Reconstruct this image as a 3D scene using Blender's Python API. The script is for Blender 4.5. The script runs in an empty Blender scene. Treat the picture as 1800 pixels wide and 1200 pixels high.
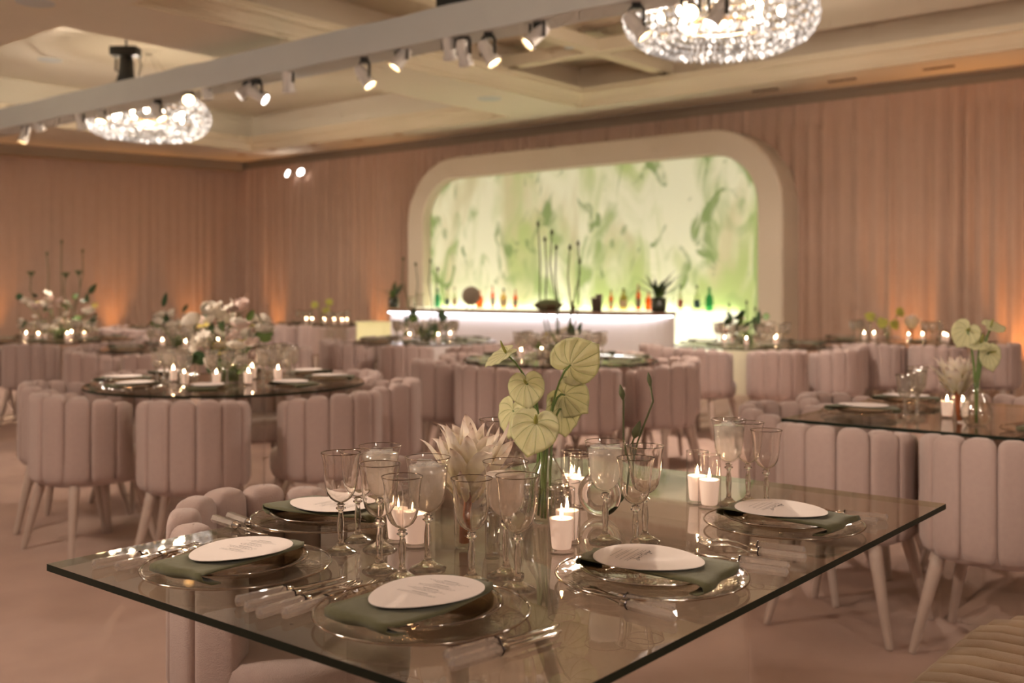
import bpy, math, random
from mathutils import Vector, Matrix, Quaternion
R = math.radians
rnd = random.Random(7)
SC = bpy.context.scene
COL = SC.collection
# ------------------------------------------------------------------ camera, world, big lights, exposure
FPX, HOR, CZ = 1850.0, 510.0, 1.25          # focal length in px of the 1800 px frame, horizon row, eye height
cam = bpy.data.cameras.new('camera'); camo = bpy.data.objects.new('camera', cam); COL.objects.link(camo)
cam.sensor_width = 36.0; cam.lens = 36.0 * FPX / 1800.0
camo.location = (0, 0, CZ); camo.rotation_euler = (R(90), 0, 0)
cam.shift_y = -(600.0 - HOR) / 1800.0
cam.clip_start = 0.05; cam.clip_end = 100
cam.dof.use_dof = True; cam.dof.focus_distance = 2.0; cam.dof.aperture_fstop = 3.6
SC.camera = camo
SC.view_settings.view_transform = 'Standard'; SC.view_settings.look = 'None'
SC.view_settings.gamma = 1.0; SC.view_settings.use_curve_mapping = False
SC.view_settings.exposure = 0.68
try:
    SC.cycles.transparent_max_bounces = 40; SC.cycles.max_bounces = 12; SC.cycles.transmission_bounces = 12; SC.cycles.glossy_bounces = 4; SC.cycles.diffuse_bounces = 3
    SC.cycles.use_adaptive_sampling = True; SC.cycles.adaptive_threshold = 0.10; SC.cycles.adaptive_min_samples = 12
    SC.cycles.caustics_reflective = False; SC.cycles.caustics_refractive = False
    SC.cycles.sample_clamp_indirect = 6.0
except Exception: pass
W = bpy.data.worlds.new('world'); SC.world = W; W.use_nodes = True
W.node_tree.nodes['Background'].inputs[0].default_value = (1.0, 0.80, 0.66, 1)
W.node_tree.nodes['Background'].inputs[1].default_value = 0.17
PHI = -39.1
E1 = Vector((math.cos(R(PHI)), math.sin(R(PHI)), 0)); E2 = Vector((-math.sin(R(PHI)), math.cos(R(PHI)), 0))
def P(a, b, z=0.0): return E1 * a + E2 * b + Vector((0, 0, z))      # room axes: a along the bar wall, b towards it
def at(u, v, z):                                                      # the place at height z that the photo shows at (u, v)
    d = (CZ - z) * FPX / (v - HOR); return Vector(((u - 900) / FPX * d, d, z))
def ad(u, v, d): return Vector(((u - 900) / FPX * d, d, CZ - (v - HOR) / FPX * d))
def ub(u, b):                                                         # point on the room line b seen in column u
    s = (u - 900) / FPX; d = b / (E2.y + s * E2.x); return Vector((s * d, d, 0))
def lamp(kind, name, loc, power, color, radius=0.1, direction=None, angle=60, blend=0.6):
    l = bpy.data.lights.new(name, kind); o = bpy.data.objects.new(name, l); COL.objects.link(o)
    l.energy = power; l.color = color; o.location = loc
    if kind in ('POINT', 'SPOT'): l.shadow_soft_size = radius
    if kind == 'SPOT': l.spot_size = R(angle); l.spot_blend = blend
    if direction is not None: o.rotation_euler = Vector(direction).to_track_quat('-Z', 'Y').to_euler()
    return o
WARM = (1.0, 0.86, 0.72)
# lights of the two chandeliers in view, then unseen fill lamps added as further chandeliers
CHAND = [ad(260, 215, 13.0), ad(1266, 52, 8.2)]
for c in CHAND: lamp('POINT', 'chandelier_or_fill_light', (c.x, c.y, 3.26), 200, WARM, 0.12)
for a, b in ((-11.7, -0.5), (-3.9, -0.5), (3.9, -0.5), (3.9, 7.3)):
    q = P(a, b, 3.1); lamp('POINT', 'chandelier_or_fill_light', q, 115, WARM, 0.3)

# unseen spotlights added to brighten the tables, from an assumed truss outside the frame
for q, tgt, pw in ((P(-7.0, 0.6, 3.2), Vector((-1.55, 5.75, 0.95)), 420), (P(-4.6, -1.4, 3.2), Vector((0.05, 2.2, 0.85)), 260), (P(-12.0, 1.5, 3.2), Vector((-4.6, 10.7, 1.1)), 420), (P(-1.5, -1.4, 3.2), Vector((1.75, 4.0, 0.95)), 300)):
    lamp('SPOT', 'unseen_fill_spot', q, pw, (1.0, 0.82, 0.66), 0.06, direction=tgt - q, angle=20, blend=0.9)

# ------------------------------------------------------------------ materials
MATS = {}
def nmat(name):
    m = bpy.data.materials.new(name); m.use_nodes = True; nt = m.node_tree; nt.nodes.clear(); MATS[name] = m
    out = nt.nodes.new('ShaderNodeOutputMaterial'); return m, nt, out
def N(nt, typ, **kw):
    n = nt.nodes.new('ShaderNode' + typ)
    for k, v in kw.items():
        if k.startswith('i_'): n.inputs[k[2:].replace('_', ' ')].default_value = v
        elif k.startswith('n'): n.inputs[int(k[1:])].default_value = v
        else: setattr(n, k, v)
    return n
def rgba(c): return (c[0], c[1], c[2], 1)
def pbr(name, color, rough=0.6, metal=0.0, vary=0.0, scale=20.0, bump=0.0, bscale=200.0, emit=None, es=0.0, sheen=0.0, sss=0.0, coat=0.0, stretch=None, spec=0.5):
    m, nt, out = nmat(name)
    b = N(nt, 'BsdfPrincipled'); b.inputs['Base Color'].default_value = rgba(color)
    b.inputs['Roughness'].default_value = rough; b.inputs['Metallic'].default_value = metal
    b.inputs['Specular IOR Level'].default_value = spec
    if sheen: b.inputs['Sheen Weight'].default_value = sheen
    if sss:
        b.inputs['Subsurface Weight'].default_value = sss; b.inputs['Subsurface Radius'].default_value = (0.03, 0.018, 0.01); b.inputs['Subsurface Scale'].default_value = 0.6
    if coat: b.inputs['Coat Weight'].default_value = coat
    if emit: b.inputs['Emission Color'].default_value = rgba(emit); b.inputs['Emission Strength'].default_value = es
    tc = N(nt, 'TexCoord'); src = tc.outputs['Object']
    if stretch:
        mp = N(nt, 'Mapping'); mp.inputs['Scale'].default_value = stretch; nt.links.new(src, mp.inputs[0]); src = mp.outputs[0]
    if vary:
        nz = N(nt, 'TexNoise'); nz.inputs['Scale'].default_value = scale; nz.inputs['Detail'].default_value = 5
        nt.links.new(src, nz.inputs['Vector'])
        mx = N(nt, 'MixRGB', blend_type='MIX'); mx.inputs[1].default_value = rgba([max(0, c * (1 - vary)) for c in color]); mx.inputs[2].default_value = rgba([min(1, c * (1 + vary)) for c in color])
        nt.links.new(nz.outputs['Fac'], mx.inputs[0]); nt.links.new(mx.outputs[0], b.inputs['Base Color'])
    if bump:
        n2 = N(nt, 'TexNoise'); n2.inputs['Scale'].default_value = bscale; n2.inputs['Detail'].default_value = 3
        nt.links.new(src, n2.inputs['Vector'])
        bp = N(nt, 'Bump'); bp.inputs['Strength'].default_value = bump; bp.inputs['Distance'].default_value = 0.01
        nt.links.new(n2.outputs['Fac'], bp.inputs['Height']); nt.links.new(bp.outputs[0], b.inputs['Normal'])
    nt.links.new(b.outputs[0], out.inputs[0]); return m
def schlick(nt, f0, f90=1.0, ex=5.0):
    lw = N(nt, 'LayerWeight'); lw.inputs['Blend'].default_value = 0.5
    p = N(nt, 'Math', operation='POWER'); p.inputs[1].default_value = ex; nt.links.new(lw.outputs['Facing'], p.inputs[0])
    m = N(nt, 'Math', operation='MULTIPLY_ADD'); m.inputs[1].default_value = f90 - f0; m.inputs[2].default_value = f0
    nt.links.new(p.outputs[0], m.inputs[0]); return m.outputs[0]
def thin_glass(name, tint=(1, 1, 1), f0=0.06, f90=0.9, haze=0.0, hazecol=(1, 1, 1), rough=0.0, bump=0.0, ex=5.0):
    """clear thin glass: straight-through transmission plus a Fresnel mirror layer"""
    m, nt, out = nmat(name)
    t = N(nt, 'BsdfTransparent'); t.inputs[0].default_value = rgba(tint)
    g = N(nt, 'BsdfGlossy'); g.inputs['Roughness'].default_value = rough
    base = t.outputs[0]
    if haze:
        tr = N(nt, 'BsdfTranslucent'); tr.inputs[0].default_value = rgba(hazecol); df = N(nt, 'BsdfDiffuse'); df.inputs[0].default_value = rgba(hazecol)
        h2 = N(nt, 'MixShader'); h2.inputs[0].default_value = 0.5; nt.links.new(tr.outputs[0], h2.inputs[1]); nt.links.new(df.outputs[0], h2.inputs[2])
        h = N(nt, 'MixShader'); h.inputs[0].default_value = haze; nt.links.new(t.outputs[0], h.inputs[1]); nt.links.new(h2.outputs[0], h.inputs[2]); base = h.outputs[0]
    if bump:
        nz = N(nt, 'TexNoise'); nz.inputs['Scale'].default_value = 90
        bp = N(nt, 'Bump'); bp.inputs['Strength'].default_value = bump; bp.inputs['Distance'].default_value = 0.004
        tc = N(nt, 'TexCoord'); nt.links.new(tc.outputs['Object'], nz.inputs['Vector'])
        nt.links.new(nz.outputs['Fac'], bp.inputs['Height']); nt.links.new(bp.outputs[0], g.inputs['Normal'])
    mx = N(nt, 'MixShader'); nt.links.new(schlick(nt, f0, f90, ex), mx.inputs[0]); nt.links.new(base, mx.inputs[1]); nt.links.new(g.outputs[0], mx.inputs[2])
    nt.links.new(mx.outputs[0], out.inputs[0]); return m
def solid_glass(name, color=(1, 1, 1), ior=1.45, rough=0.0):
    m, nt, out = nmat(name); g = N(nt, 'BsdfGlass'); g.inputs['Color'].default_value = rgba(color); g.inputs['IOR'].default_value = ior; g.inputs['Roughness'].default_value = rough
    nt.links.new(g.outputs[0], out.inputs[0]); return m
def emis(name, color, strength):
    m, nt, out = nmat(name); e = N(nt, 'Emission'); e.inputs[0].default_value = rgba(color); e.inputs[1].default_value = strength
    nt.links.new(e.outputs[0], out.inputs[0]); return m

pbr('carpet', (0.52, 0.365, 0.31), 0.95, vary=0.2, scale=3.0, bump=0.5, bscale=260, spec=0.1)
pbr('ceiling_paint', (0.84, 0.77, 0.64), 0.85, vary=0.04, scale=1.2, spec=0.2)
pbr('ceiling_shaded', (0.66, 0.55, 0.42), 0.9, vary=0.04, scale=1.2, spec=0.2)  # darker copy of the ceiling paint: the coffers' shade is put into the colour
pbr('moulding', (0.82, 0.72, 0.54), 0.7, vary=0.04, scale=2)
pbr('fascia', (0.30, 0.225, 0.16), 0.8, vary=0.06, scale=2)
pbr('drape', (0.50, 0.335, 0.255), 0.9, vary=0.05, scale=8, bump=0.15, bscale=300, sheen=0.15, spec=0.15)
pbr('truss_cloth', (0.66, 0.68, 0.66), 0.85, vary=0.04, scale=4, bump=0.1, bscale=30, spec=0.2)
pbr('chair_fabric', (0.49, 0.365, 0.33), 0.95, vary=0.07, scale=60, bump=0.35, bscale=420, sheen=0.3, spec=0.1)
pbr('chair_leg', (0.52, 0.40, 0.34), 0.5, vary=0.05, scale=20)
pbr('bench_fabric', (0.42, 0.29, 0.20), 0.95, vary=0.08, scale=90, bump=0.35, bscale=500, sheen=0.2, spec=0.1)
pbr('arch_paint', (0.66, 0.56, 0.44), 0.8, vary=0.03, scale=2, spec=0.2)
pbr('bar_white', (0.80, 0.74, 0.73), 0.5, vary=0.02, scale=2)
pbr('bar_top', (0.30, 0.17, 0.11), 0.4, vary=0.15, scale=6)
pbr('cream_laminate', (0.80, 0.74, 0.42), 0.6, vary=0.03, scale=3, emit=(0.85, 0.74, 0.36), es=0.22)  # the cabinet's lit look is put in as weak emission
emis('led_strip', (0.93, 0.92, 1.0), 10.0)
pbr('black_metal', (0.015, 0.016, 0.014), 0.45, vary=0.1, scale=30)
pbr('lamp_white', (0.78, 0.74, 0.70), 0.5, vary=0.04, scale=30)
emis('lens_warm', (1.0, 0.66, 0.30), 16.0)
emis('lens_white', (1.0, 0.93, 0.86), 14.0)
pbr('gold_metal', (0.55, 0.38, 0.20), 0.3, metal=1.0, vary=0.08, scale=30)
pbr('rim_bronze', (0.20, 0.13, 0.09), 0.25, metal=1.0)
pbr('steel', (0.62, 0.56, 0.50), 0.16, metal=1.0)
pbr('dark_ferrule', (0.06, 0.05, 0.06), 0.25, metal=0.8)
pbr('napkin_green', (0.125, 0.118, 0.062), 0.9, vary=0.18, scale=160, bump=0.3, bscale=700, sheen=0.2, spec=0.1)
pbr('paper', (0.76, 0.67, 0.64), 0.8, vary=0.02, scale=60, bump=0.04, bscale=900, spec=0.2)
pbr('ink', (0.14, 0.11, 0.105), 0.8); pbr('ink_dark', (0.05, 0.04, 0.045), 0.7)
pbr('wax', (0.93, 0.84, 0.76), 0.5, emit=(1.0, 0.60, 0.42), es=0.26)  # candlelight glowing through the wax is put in as weak emission
pbr('wick', (0.02, 0.015, 0.01), 0.9)
emis('flame', (1.0, 0.66, 0.34), 110.0)
thin_glass('table_glass', (0.84, 0.88, 0.78), 0.09, 0.95, ex=4.0)
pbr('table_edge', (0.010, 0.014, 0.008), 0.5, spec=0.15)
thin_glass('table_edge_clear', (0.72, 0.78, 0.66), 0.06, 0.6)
thin_glass('acrylic', (0.985, 0.98, 0.975), 0.02, 0.5)
thin_glass('goblet_glass', (0.985, 0.98, 0.975), 0.06, 0.95, ex=4.0)
solid_glass('stem_glass', (1.0, 0.99, 0.98), 1.47)
solid_glass('thick_glass', (0.97, 0.96, 0.95))
thin_glass('charger_glass', (0.93, 0.91, 0.85), 0.09, 0.95, bump=0.4, ex=4.0)
thin_glass('plate_glass', (0.78, 0.69, 0.60), 0.09, 0.95, bump=0.1, ex=4.0)
thin_glass('candle_glass', (0.97, 0.95, 0.94), 0.07, 0.95, ex=3.2)
thin_glass('vase_glass', (0.94, 0.93, 0.89), 0.12, 0.95, ex=2.6)
thin_glass('rim_gold_glass', (0.60, 0.44, 0.27), 0.30, 0.95, rough=0.08, ex=3.0)
thin_glass('rim_clear', (0.9, 0.86, 0.84), 0.40, 0.95, rough=0.1, ex=2.0)
thin_glass('goblet_far', (0.90, 0.88, 0.84), 0.24, 0.95, haze=0.10, hazecol=(1, 0.9, 0.8), ex=3.0)
thin_glass('charger_far', (0.80, 0.78, 0.68), 0.14, 0.95, rough=0.05)
thin_glass('handle_acrylic', (0.88, 0.83, 0.80), 0.16, 0.95, haze=0.22, hazecol=(0.95, 0.85, 0.80), rough=0.03, ex=3.0)
thin_glass('iced_water', (0.98, 0.95, 0.92), 0.08, 0.9, haze=0.34, hazecol=(1.0, 0.92, 0.86), rough=0.05, bump=0.6)
thin_glass('cloudy_drink', (0.93, 0.86, 0.80), 0.04, 0.7, haze=0.72, hazecol=(0.95, 0.84, 0.76), rough=0.05)
thin_glass('ice', (0.97, 0.95, 0.93), 0.10, 0.95, haze=0.25, rough=0.05)
pbr('rose_white', (0.86, 0.78, 0.68), 0.6, vary=0.06, scale=30)
pbr('rose_blush', (0.80, 0.62, 0.55), 0.6, vary=0.08, scale=30)
pbr('bloom_yellow', (0.66, 0.54, 0.16), 0.6, vary=0.1, scale=30)
pbr('leaf_dark', (0.035, 0.075, 0.025), 0.45, vary=0.25, scale=25)
pbr('leaf_mid', (0.12, 0.20, 0.04), 0.5, vary=0.2, scale=25)
pbr('stem_green', (0.13, 0.20, 0.05), 0.5, vary=0.15, scale=40)
pbr('stem_olive', (0.10, 0.11, 0.045), 0.6, vary=0.2, scale=40)
pbr('dry_brown', (0.10, 0.06, 0.03), 0.8, vary=0.2, scale=40)
pbr('bark_red', (0.38, 0.10, 0.03), 0.5, vary=0.35, scale=40, bump=0.3, bscale=80, stretch=(1, 1, 0.2), coat=0.4)
pbr('protea_filament', (0.90, 0.84, 0.76), 0.7, vary=0.05, scale=120)
pbr('spadix', (0.34, 0.34, 0.07), 0.5, vary=0.25, scale=60, bump=0.4, bscale=600)
pbr('dark_vase', (0.025, 0.03, 0.018), 0.2, coat=0.5, vary=0.2, scale=20)
pbr('wood_disc', (0.30, 0.235, 0.17), 0.7, vary=0.15, scale=9)
pbr('tin_grey', (0.22, 0.18, 0.16), 0.35, metal=0.6)
thin_glass('bottle_clear', (0.82, 0.84, 0.72), 0.06, 0.9)
thin_glass('bottle_amber', (0.95, 0.30, 0.04), 0.06, 0.9)
thin_glass('bottle_teal', (0.22, 0.62, 0.46), 0.06, 0.9)
thin_glass('bottle_tan', (0.80, 0.62, 0.36), 0.06, 0.9)
pbr('label_tan', (0.42, 0.28, 0.16), 0.8); pbr('label_dark', (0.03, 0.07, 0.07), 0.7); pbr('label_brown', (0.12, 0.07, 0.045), 0.7); pbr('label_red', (0.32, 0.09, 0.05), 0.7)

def petal_mat():
    m, nt, out = nmat('protea_petal')
    b = N(nt, 'BsdfPrincipled'); b.inputs['Roughness'].default_value = 0.55
    b.inputs['Subsurface Weight'].default_value = 0.25; b.inputs['Subsurface Radius'].default_value = (0.01, 0.008, 0.005)
    uv = N(nt, 'UVMap'); sp = N(nt, 'SeparateXYZ'); nt.links.new(uv.outputs[0], sp.inputs[0])
    cr = N(nt, 'ValToRGB'); e = cr.color_ramp.elements
    e[0].position = 0.0; e[0].color = (0.58, 0.46, 0.22, 1); e[1].position = 1.0; e[1].color = (0.34, 0.20, 0.14, 1)
    for pos, c in ((0.3, (0.80, 0.70, 0.48, 1)), (0.75, (0.88, 0.78, 0.68, 1)), (0.93, (0.74, 0.58, 0.50, 1))):
        x = e.new(pos); x.color = c
    nt.links.new(sp.outputs[1], cr.inputs[0]); nt.links.new(cr.outputs[0], b.inputs['Base Color'])
    t = N(nt, 'BsdfTranslucent'); nt.links.new(cr.outputs[0], t.inputs[0])
    mx = N(nt, 'MixShader'); mx.inputs[0].default_value = 0.3; nt.links.new(b.outputs[0], mx.inputs[1]); nt.links.new(t.outputs[0], mx.inputs[2])
    nt.links.new(mx.outputs[0], out.inputs[0])
petal_mat()
def spathe_mat(name, base, deep, vein):
    """pale green spathe with darker veins that run out from the stalk (uv: x = turn about the stalk, y = way out to the rim)"""
    m, nt, out = nmat(name)
    uv = N(nt, 'UVMap'); sp = N(nt, 'SeparateXYZ'); nt.links.new(uv.outputs[0], sp.inputs[0])
    def math_(op, a, b=None, c=None):
        n = N(nt, 'Math', operation=op)
        for i, v in enumerate((a, b, c)):
            if v is None: continue
            if isinstance(v, (int, float)): n.inputs[i].default_value = v
            else: nt.links.new(v, n.inputs[i])
        return n.outputs[0]
    rr = sp.outputs[1]; th = math_('SUBTRACT', sp.outputs[0], math_('MULTIPLY', math_('MULTIPLY', math_('SINE', math_('MULTIPLY', sp.outputs[0], 6.28318)), 0.12), rr))
    dist = math_('ABSOLUTE', math_('SUBTRACT', math_('FRACT', math_('MULTIPLY_ADD', th, 9.0, 0.5)), 0.5))
    width = math_('MULTIPLY_ADD', math_('SUBTRACT', 1.0, rr), 0.11, 0.03)
    vmask = math_('SUBTRACT', 1.0, math_('DIVIDE', dist, width)); vm = N(nt, 'Clamp'); nt.links.new(vmask, vm.inputs[0])
    rim = N(nt, 'MapRange'); rim.inputs[1].default_value = 0.93; rim.inputs[2].default_value = 1.0; nt.links.new(rr, rim.inputs[0])
    tc = N(nt, 'TexCoord'); vor = N(nt, 'TexVoronoi', feature='DISTANCE_TO_EDGE'); vor.inputs['Scale'].default_value = 130; nt.links.new(tc.outputs['Object'], vor.inputs['Vector'])
    net = N(nt, 'MapRange'); net.inputs[1].default_value = 0.0; net.inputs[2].default_value = 0.12; net.inputs[3].default_value = 0.35; net.inputs[4].default_value = 0.0; nt.links.new(vor.outputs['Distance'], net.inputs[0])
    nz = N(nt, 'TexNoise'); nz.inputs['Scale'].default_value = 22; nt.links.new(tc.outputs['Object'], nz.inputs['Vector'])
    c1 = N(nt, 'MixRGB'); c1.inputs[1].default_value = rgba(base); c1.inputs[2].default_value = rgba(deep); nt.links.new(nz.outputs['Fac'], c1.inputs[0])
    c2 = N(nt, 'MixRGB'); c2.inputs[2].default_value = rgba(deep); nt.links.new(c1.outputs[0], c2.inputs[1]); nt.links.new(net.outputs[0], c2.inputs[0])
    c3 = N(nt, 'MixRGB'); c3.inputs[2].default_value = rgba(vein); nt.links.new(c2.outputs[0], c3.inputs[1])
    f = math_('MULTIPLY', math_('MAXIMUM', vm.outputs[0], math_('MULTIPLY', rim.outputs[0], 0.6)), 0.75); nt.links.new(f, c3.inputs[0])
    b = N(nt, 'BsdfPrincipled'); b.inputs['Roughness'].default_value = 0.22; nt.links.new(c3.outputs[0], b.inputs['Base Color'])
    bp = N(nt, 'Bump'); bp.inputs['Strength'].default_value = 0.5; bp.inputs['Distance'].default_value = 0.002
    nt.links.new(math_('ADD', math_('MULTIPLY', net.outputs[0], -0.8), math_('MULTIPLY', vm.outputs[0], -1.0)), bp.inputs['Height']); nt.links.new(bp.outputs[0], b.inputs['Normal'])
    t = N(nt, 'BsdfTranslucent'); nt.links.new(c3.outputs[0], t.inputs[0])
    mx = N(nt, 'MixShader'); mx.inputs[0].default_value = 0.35; nt.links.new(b.outputs[0], mx.inputs[1]); nt.links.new(t.outputs[0], mx.inputs[2]); nt.links.new(mx.outputs[0], out.inputs[0])
spathe_mat('spathe', (0.93, 0.87, 0.68), (0.80, 0.80, 0.42), (0.34, 0.40, 0.09))
spathe_mat('spathe_lime', (0.66, 0.60, 0.16), (0.50, 0.50, 0.08), (0.30, 0.32, 0.04))
def mural_mat():
    """backlit printed mural: watercolour leaves in greens on cream"""
    m, nt, out = nmat('mural_print')
    uv = N(nt, 'UVMap')
    def wash(scale, sx, sz, lo, hi, seed, warp, wscale):
        mp = N(nt, 'Mapping'); mp.inputs['Scale'].default_value = (sx, sz, 1); mp.inputs['Location'].default_value = (seed, seed * 0.7, seed * 1.3); mp.inputs['Rotation'].default_value = (0, 0, 0.35 * math.sin(seed))
        nt.links.new(uv.outputs[0], mp.inputs[0])
        wz = N(nt, 'TexNoise'); wz.inputs['Scale'].default_value = wscale; wz.inputs['Detail'].default_value = 2; nt.links.new(mp.outputs[0], wz.inputs['Vector'])
        sc = N(nt, 'VectorMath', operation='SCALE'); sc.inputs['Scale'].default_value = warp; nt.links.new(wz.outputs['Color'], sc.inputs[0])
        ad_ = N(nt, 'VectorMath', operation='ADD'); nt.links.new(mp.outputs[0], ad_.inputs[0]); nt.links.new(sc.outputs[0], ad_.inputs[1])
        nz = N(nt, 'TexNoise'); nz.inputs['Scale'].default_value = scale; nz.inputs['Detail'].default_value = 3.5; nz.inputs['Roughness'].default_value = 0.5; nz.inputs['Distortion'].default_value = 0.6
        nt.links.new(ad_.outputs[0], nz.inputs['Vector'])
        mr = N(nt, 'MapRange', interpolation_type='SMOOTHSTEP'); mr.inputs[1].default_value = lo; mr.inputs[2].default_value = hi; nt.links.new(nz.outputs['Fac'], mr.inputs[0]); return mr.outputs[0]
    col = (0.80, 0.82, 0.60, 1); prev = None
    layers = [((0.62, 0.60, 0.36, 1), wash(1.0, 1.5, 0.45, 0.46, 0.66, 3.1, 0.5, 1.2)), ((0.46, 0.57, 0.22, 1), wash(1.0, 1.3, 0.55, 0.47, 0.66, 9.2, 1.1, 1.0)),
              ((0.34, 0.46, 0.17, 1), wash(1.3, 1.5, 0.7, 0.52, 0.66, 14.4, 1.4, 0.9)), ((0.25, 0.35, 0.13, 1), wash(2.1, 1.4, 0.8, 0.585, 0.69, 21.7, 1.2, 1.3))]
    for c, f in layers:
        mx = N(nt, 'MixRGB'); mx.inputs[2].default_value = c
        if prev is None: mx.inputs[1].default_value = col
        else: nt.links.new(prev, mx.inputs[1])
        nt.links.new(f, mx.inputs[0]); prev = mx.outputs[0]
    b = N(nt, 'BsdfPrincipled'); b.inputs['Roughness'].default_value = 0.6; nt.links.new(prev, b.inputs['Base Color'])
    nt.links.new(prev, b.inputs['Emission Color']); b.inputs['Emission Strength'].default_value = 0.21
    nt.links.new(b.outputs[0], out.inputs[0])
mural_mat()
pbr('lit_acrylic', (0.85, 0.85, 0.62), 0.5, emit=(1.0, 0.97, 0.78), es=0.62)
emis('shelf_light', (1.0, 0.97, 0.74), 7.5)
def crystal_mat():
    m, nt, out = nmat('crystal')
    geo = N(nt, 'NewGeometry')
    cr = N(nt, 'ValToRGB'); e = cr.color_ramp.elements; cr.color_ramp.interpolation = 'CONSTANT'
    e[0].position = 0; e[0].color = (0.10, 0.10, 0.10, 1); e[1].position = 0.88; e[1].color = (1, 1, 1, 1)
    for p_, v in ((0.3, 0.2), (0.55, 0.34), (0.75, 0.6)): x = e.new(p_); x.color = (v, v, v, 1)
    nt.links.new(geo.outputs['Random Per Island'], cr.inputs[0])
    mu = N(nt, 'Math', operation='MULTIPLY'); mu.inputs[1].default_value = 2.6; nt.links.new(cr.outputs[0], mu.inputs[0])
    em = N(nt, 'Emission'); em.inputs[0].default_value = (1.0, 0.87, 0.78, 1); nt.links.new(mu.outputs[0], em.inputs[1])  # sparkle of the bulbs in the beads, put in as emission of random strength
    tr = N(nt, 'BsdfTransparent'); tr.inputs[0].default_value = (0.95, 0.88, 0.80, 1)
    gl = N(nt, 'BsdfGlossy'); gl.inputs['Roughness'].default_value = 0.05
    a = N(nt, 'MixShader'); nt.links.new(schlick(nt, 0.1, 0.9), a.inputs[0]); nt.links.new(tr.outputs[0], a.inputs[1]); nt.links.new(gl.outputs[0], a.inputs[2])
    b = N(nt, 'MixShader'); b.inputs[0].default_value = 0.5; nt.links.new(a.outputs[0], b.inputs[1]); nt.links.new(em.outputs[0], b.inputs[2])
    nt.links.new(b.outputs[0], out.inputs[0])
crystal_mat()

# ------------------------------------------------------------------ mesh helpers
class MB:
    def __init__(s): s.v = []; s.f = []; s.m = []; s.uv = {}
    def add(s, vs, fs, mi=0):
        o = len(s.v); s.v += [tuple(v) for v in vs]; s.f += [tuple(i + o for i in f) for f in fs]; s.m += [mi] * len(fs); return o
    def box(s, x0, x1, y0, y1, z0, z1, mi=0):
        s.add([(x0, y0, z0), (x1, y0, z0), (x1, y1, z0), (x0, y1, z0), (x0, y0, z1), (x1, y0, z1), (x1, y1, z1), (x0, y1, z1)],
              [(0, 3, 2, 1), (4, 5, 6, 7), (0, 1, 5, 4), (1, 2, 6, 5), (2, 3, 7, 6), (3, 0, 4, 7)], mi); return s
    def lathe(s, prof, seg=24, mi=0, off=(0, 0, 0), cap0=False, cap1=False):
        vs = []; fs = []; n = len(prof)
        for r, z in prof:
            for k in range(seg):
                t = 2 * math.pi * k / seg; vs.append((off[0] + r * math.cos(t), off[1] + r * math.sin(t), off[2] + z))
        for i in range(n - 1):
            for k in range(seg):
                k2 = (k + 1) % seg; fs.append((i * seg + k, i * seg + k2, (i + 1) * seg + k2, (i + 1) * seg + k))
        if cap0: fs.append(tuple(range(seg - 1, -1, -1)))
        if cap1: fs.append(tuple((n - 1) * seg + k for k in range(seg)))
        s.add(vs, fs, mi); return s
    def tube(s, pts, rad, seg=8, mi=0, caps=True):
        pts = [Vector(p) for p in pts]; n = len(pts)
        if not hasattr(rad, '__len__'): rad = [rad] * n
        up = None; vs = []; fs = []
        for i, p in enumerate(pts):
            t = (pts[min(i + 1, n - 1)] - pts[max(i - 1, 0)]).normalized()
            if up is None: up = t.orthogonal().normalized()
            up = (up - t * up.dot(t)); up = up.normalized() if up.length > 1e-6 else t.orthogonal().normalized()
            w = t.cross(up)
            for k in range(seg):
                a = 2 * math.pi * k / seg; vs.append(p + (up * math.cos(a) + w * math.sin(a)) * rad[i])
        for i in range(n - 1):
            for k in range(seg):
                k2 = (k + 1) % seg; fs.append((i * seg + k, i * seg + k2, (i + 1) * seg + k2, (i + 1) * seg + k))
        if caps: fs.append(tuple(range(seg - 1, -1, -1))); fs.append(tuple((n - 1) * seg + k for k in range(seg)))
        s.add(vs, fs, mi); return s
    def grid(s, rows, mi=0, close=False, uvs=None):
        nr, nc = len(rows), len(rows[0]); vs = [p for r in rows for p in r]; fs = []
        for i in range(nr - 1):
            for k in range(nc if close else nc - 1):
                k2 = (k + 1) % nc; fs.append((i * nc + k, i * nc + k2, (i + 1) * nc + k2, (i + 1) * nc + k))
        o = s.add(vs, fs, mi)
        if uvs:
            for i, r in enumerate(uvs):
                for k, q in enumerate(r): s.uv[o + i * nc + k] = q
        return s
    def ball(s, c, r, seg=10, rings=6, sz=1.0, mi=0):
        prof = [(max(1e-4, r * math.sin(math.pi * i / rings)), -r * sz * math.cos(math.pi * i / rings)) for i in range(rings + 1)]
        return s.lathe(prof, seg, mi, c)
    def mesh(s, name, mats, smooth=True):
        me = bpy.data.meshes.new(name); me.from_pydata(s.v, [], s.f)
        for m in ([mats] if isinstance(mats, str) else mats): me.materials.append(MATS[m])
        if any(s.m): me.polygons.foreach_set('material_index', s.m)
        if s.uv:
            lay = me.uv_layers.new(name='UVMap')
            for lp in me.loops: lay.data[lp.index].uv = s.uv.get(lp.vertex_index, (0, 0))
        if smooth: me.polygons.foreach_set('use_smooth', [True] * len(me.polygons))
        me.update(); return me
def sharp(me, ang=40):
    try: me.set_sharp_from_angle(angle=R(ang))
    except Exception: pass
    return me
def link(name, data, parent=None, loc=(0, 0, 0), rot=(0, 0, 0), scale=None):
    o = bpy.data.objects.new(name, data); COL.objects.link(o); o.location = loc; o.rotation_euler = rot
    if scale is not None: o.scale = scale if hasattr(scale, '__len__') else (scale,) * 3
    if parent is not None: o.parent = parent
    return o
def tag(o, label=None, cat=None, group=None, kind=None):
    if label: o['label'] = label
    if cat: o['category'] = cat
    if group: o['group'] = group
    if kind: o['kind'] = kind
    return o
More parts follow.
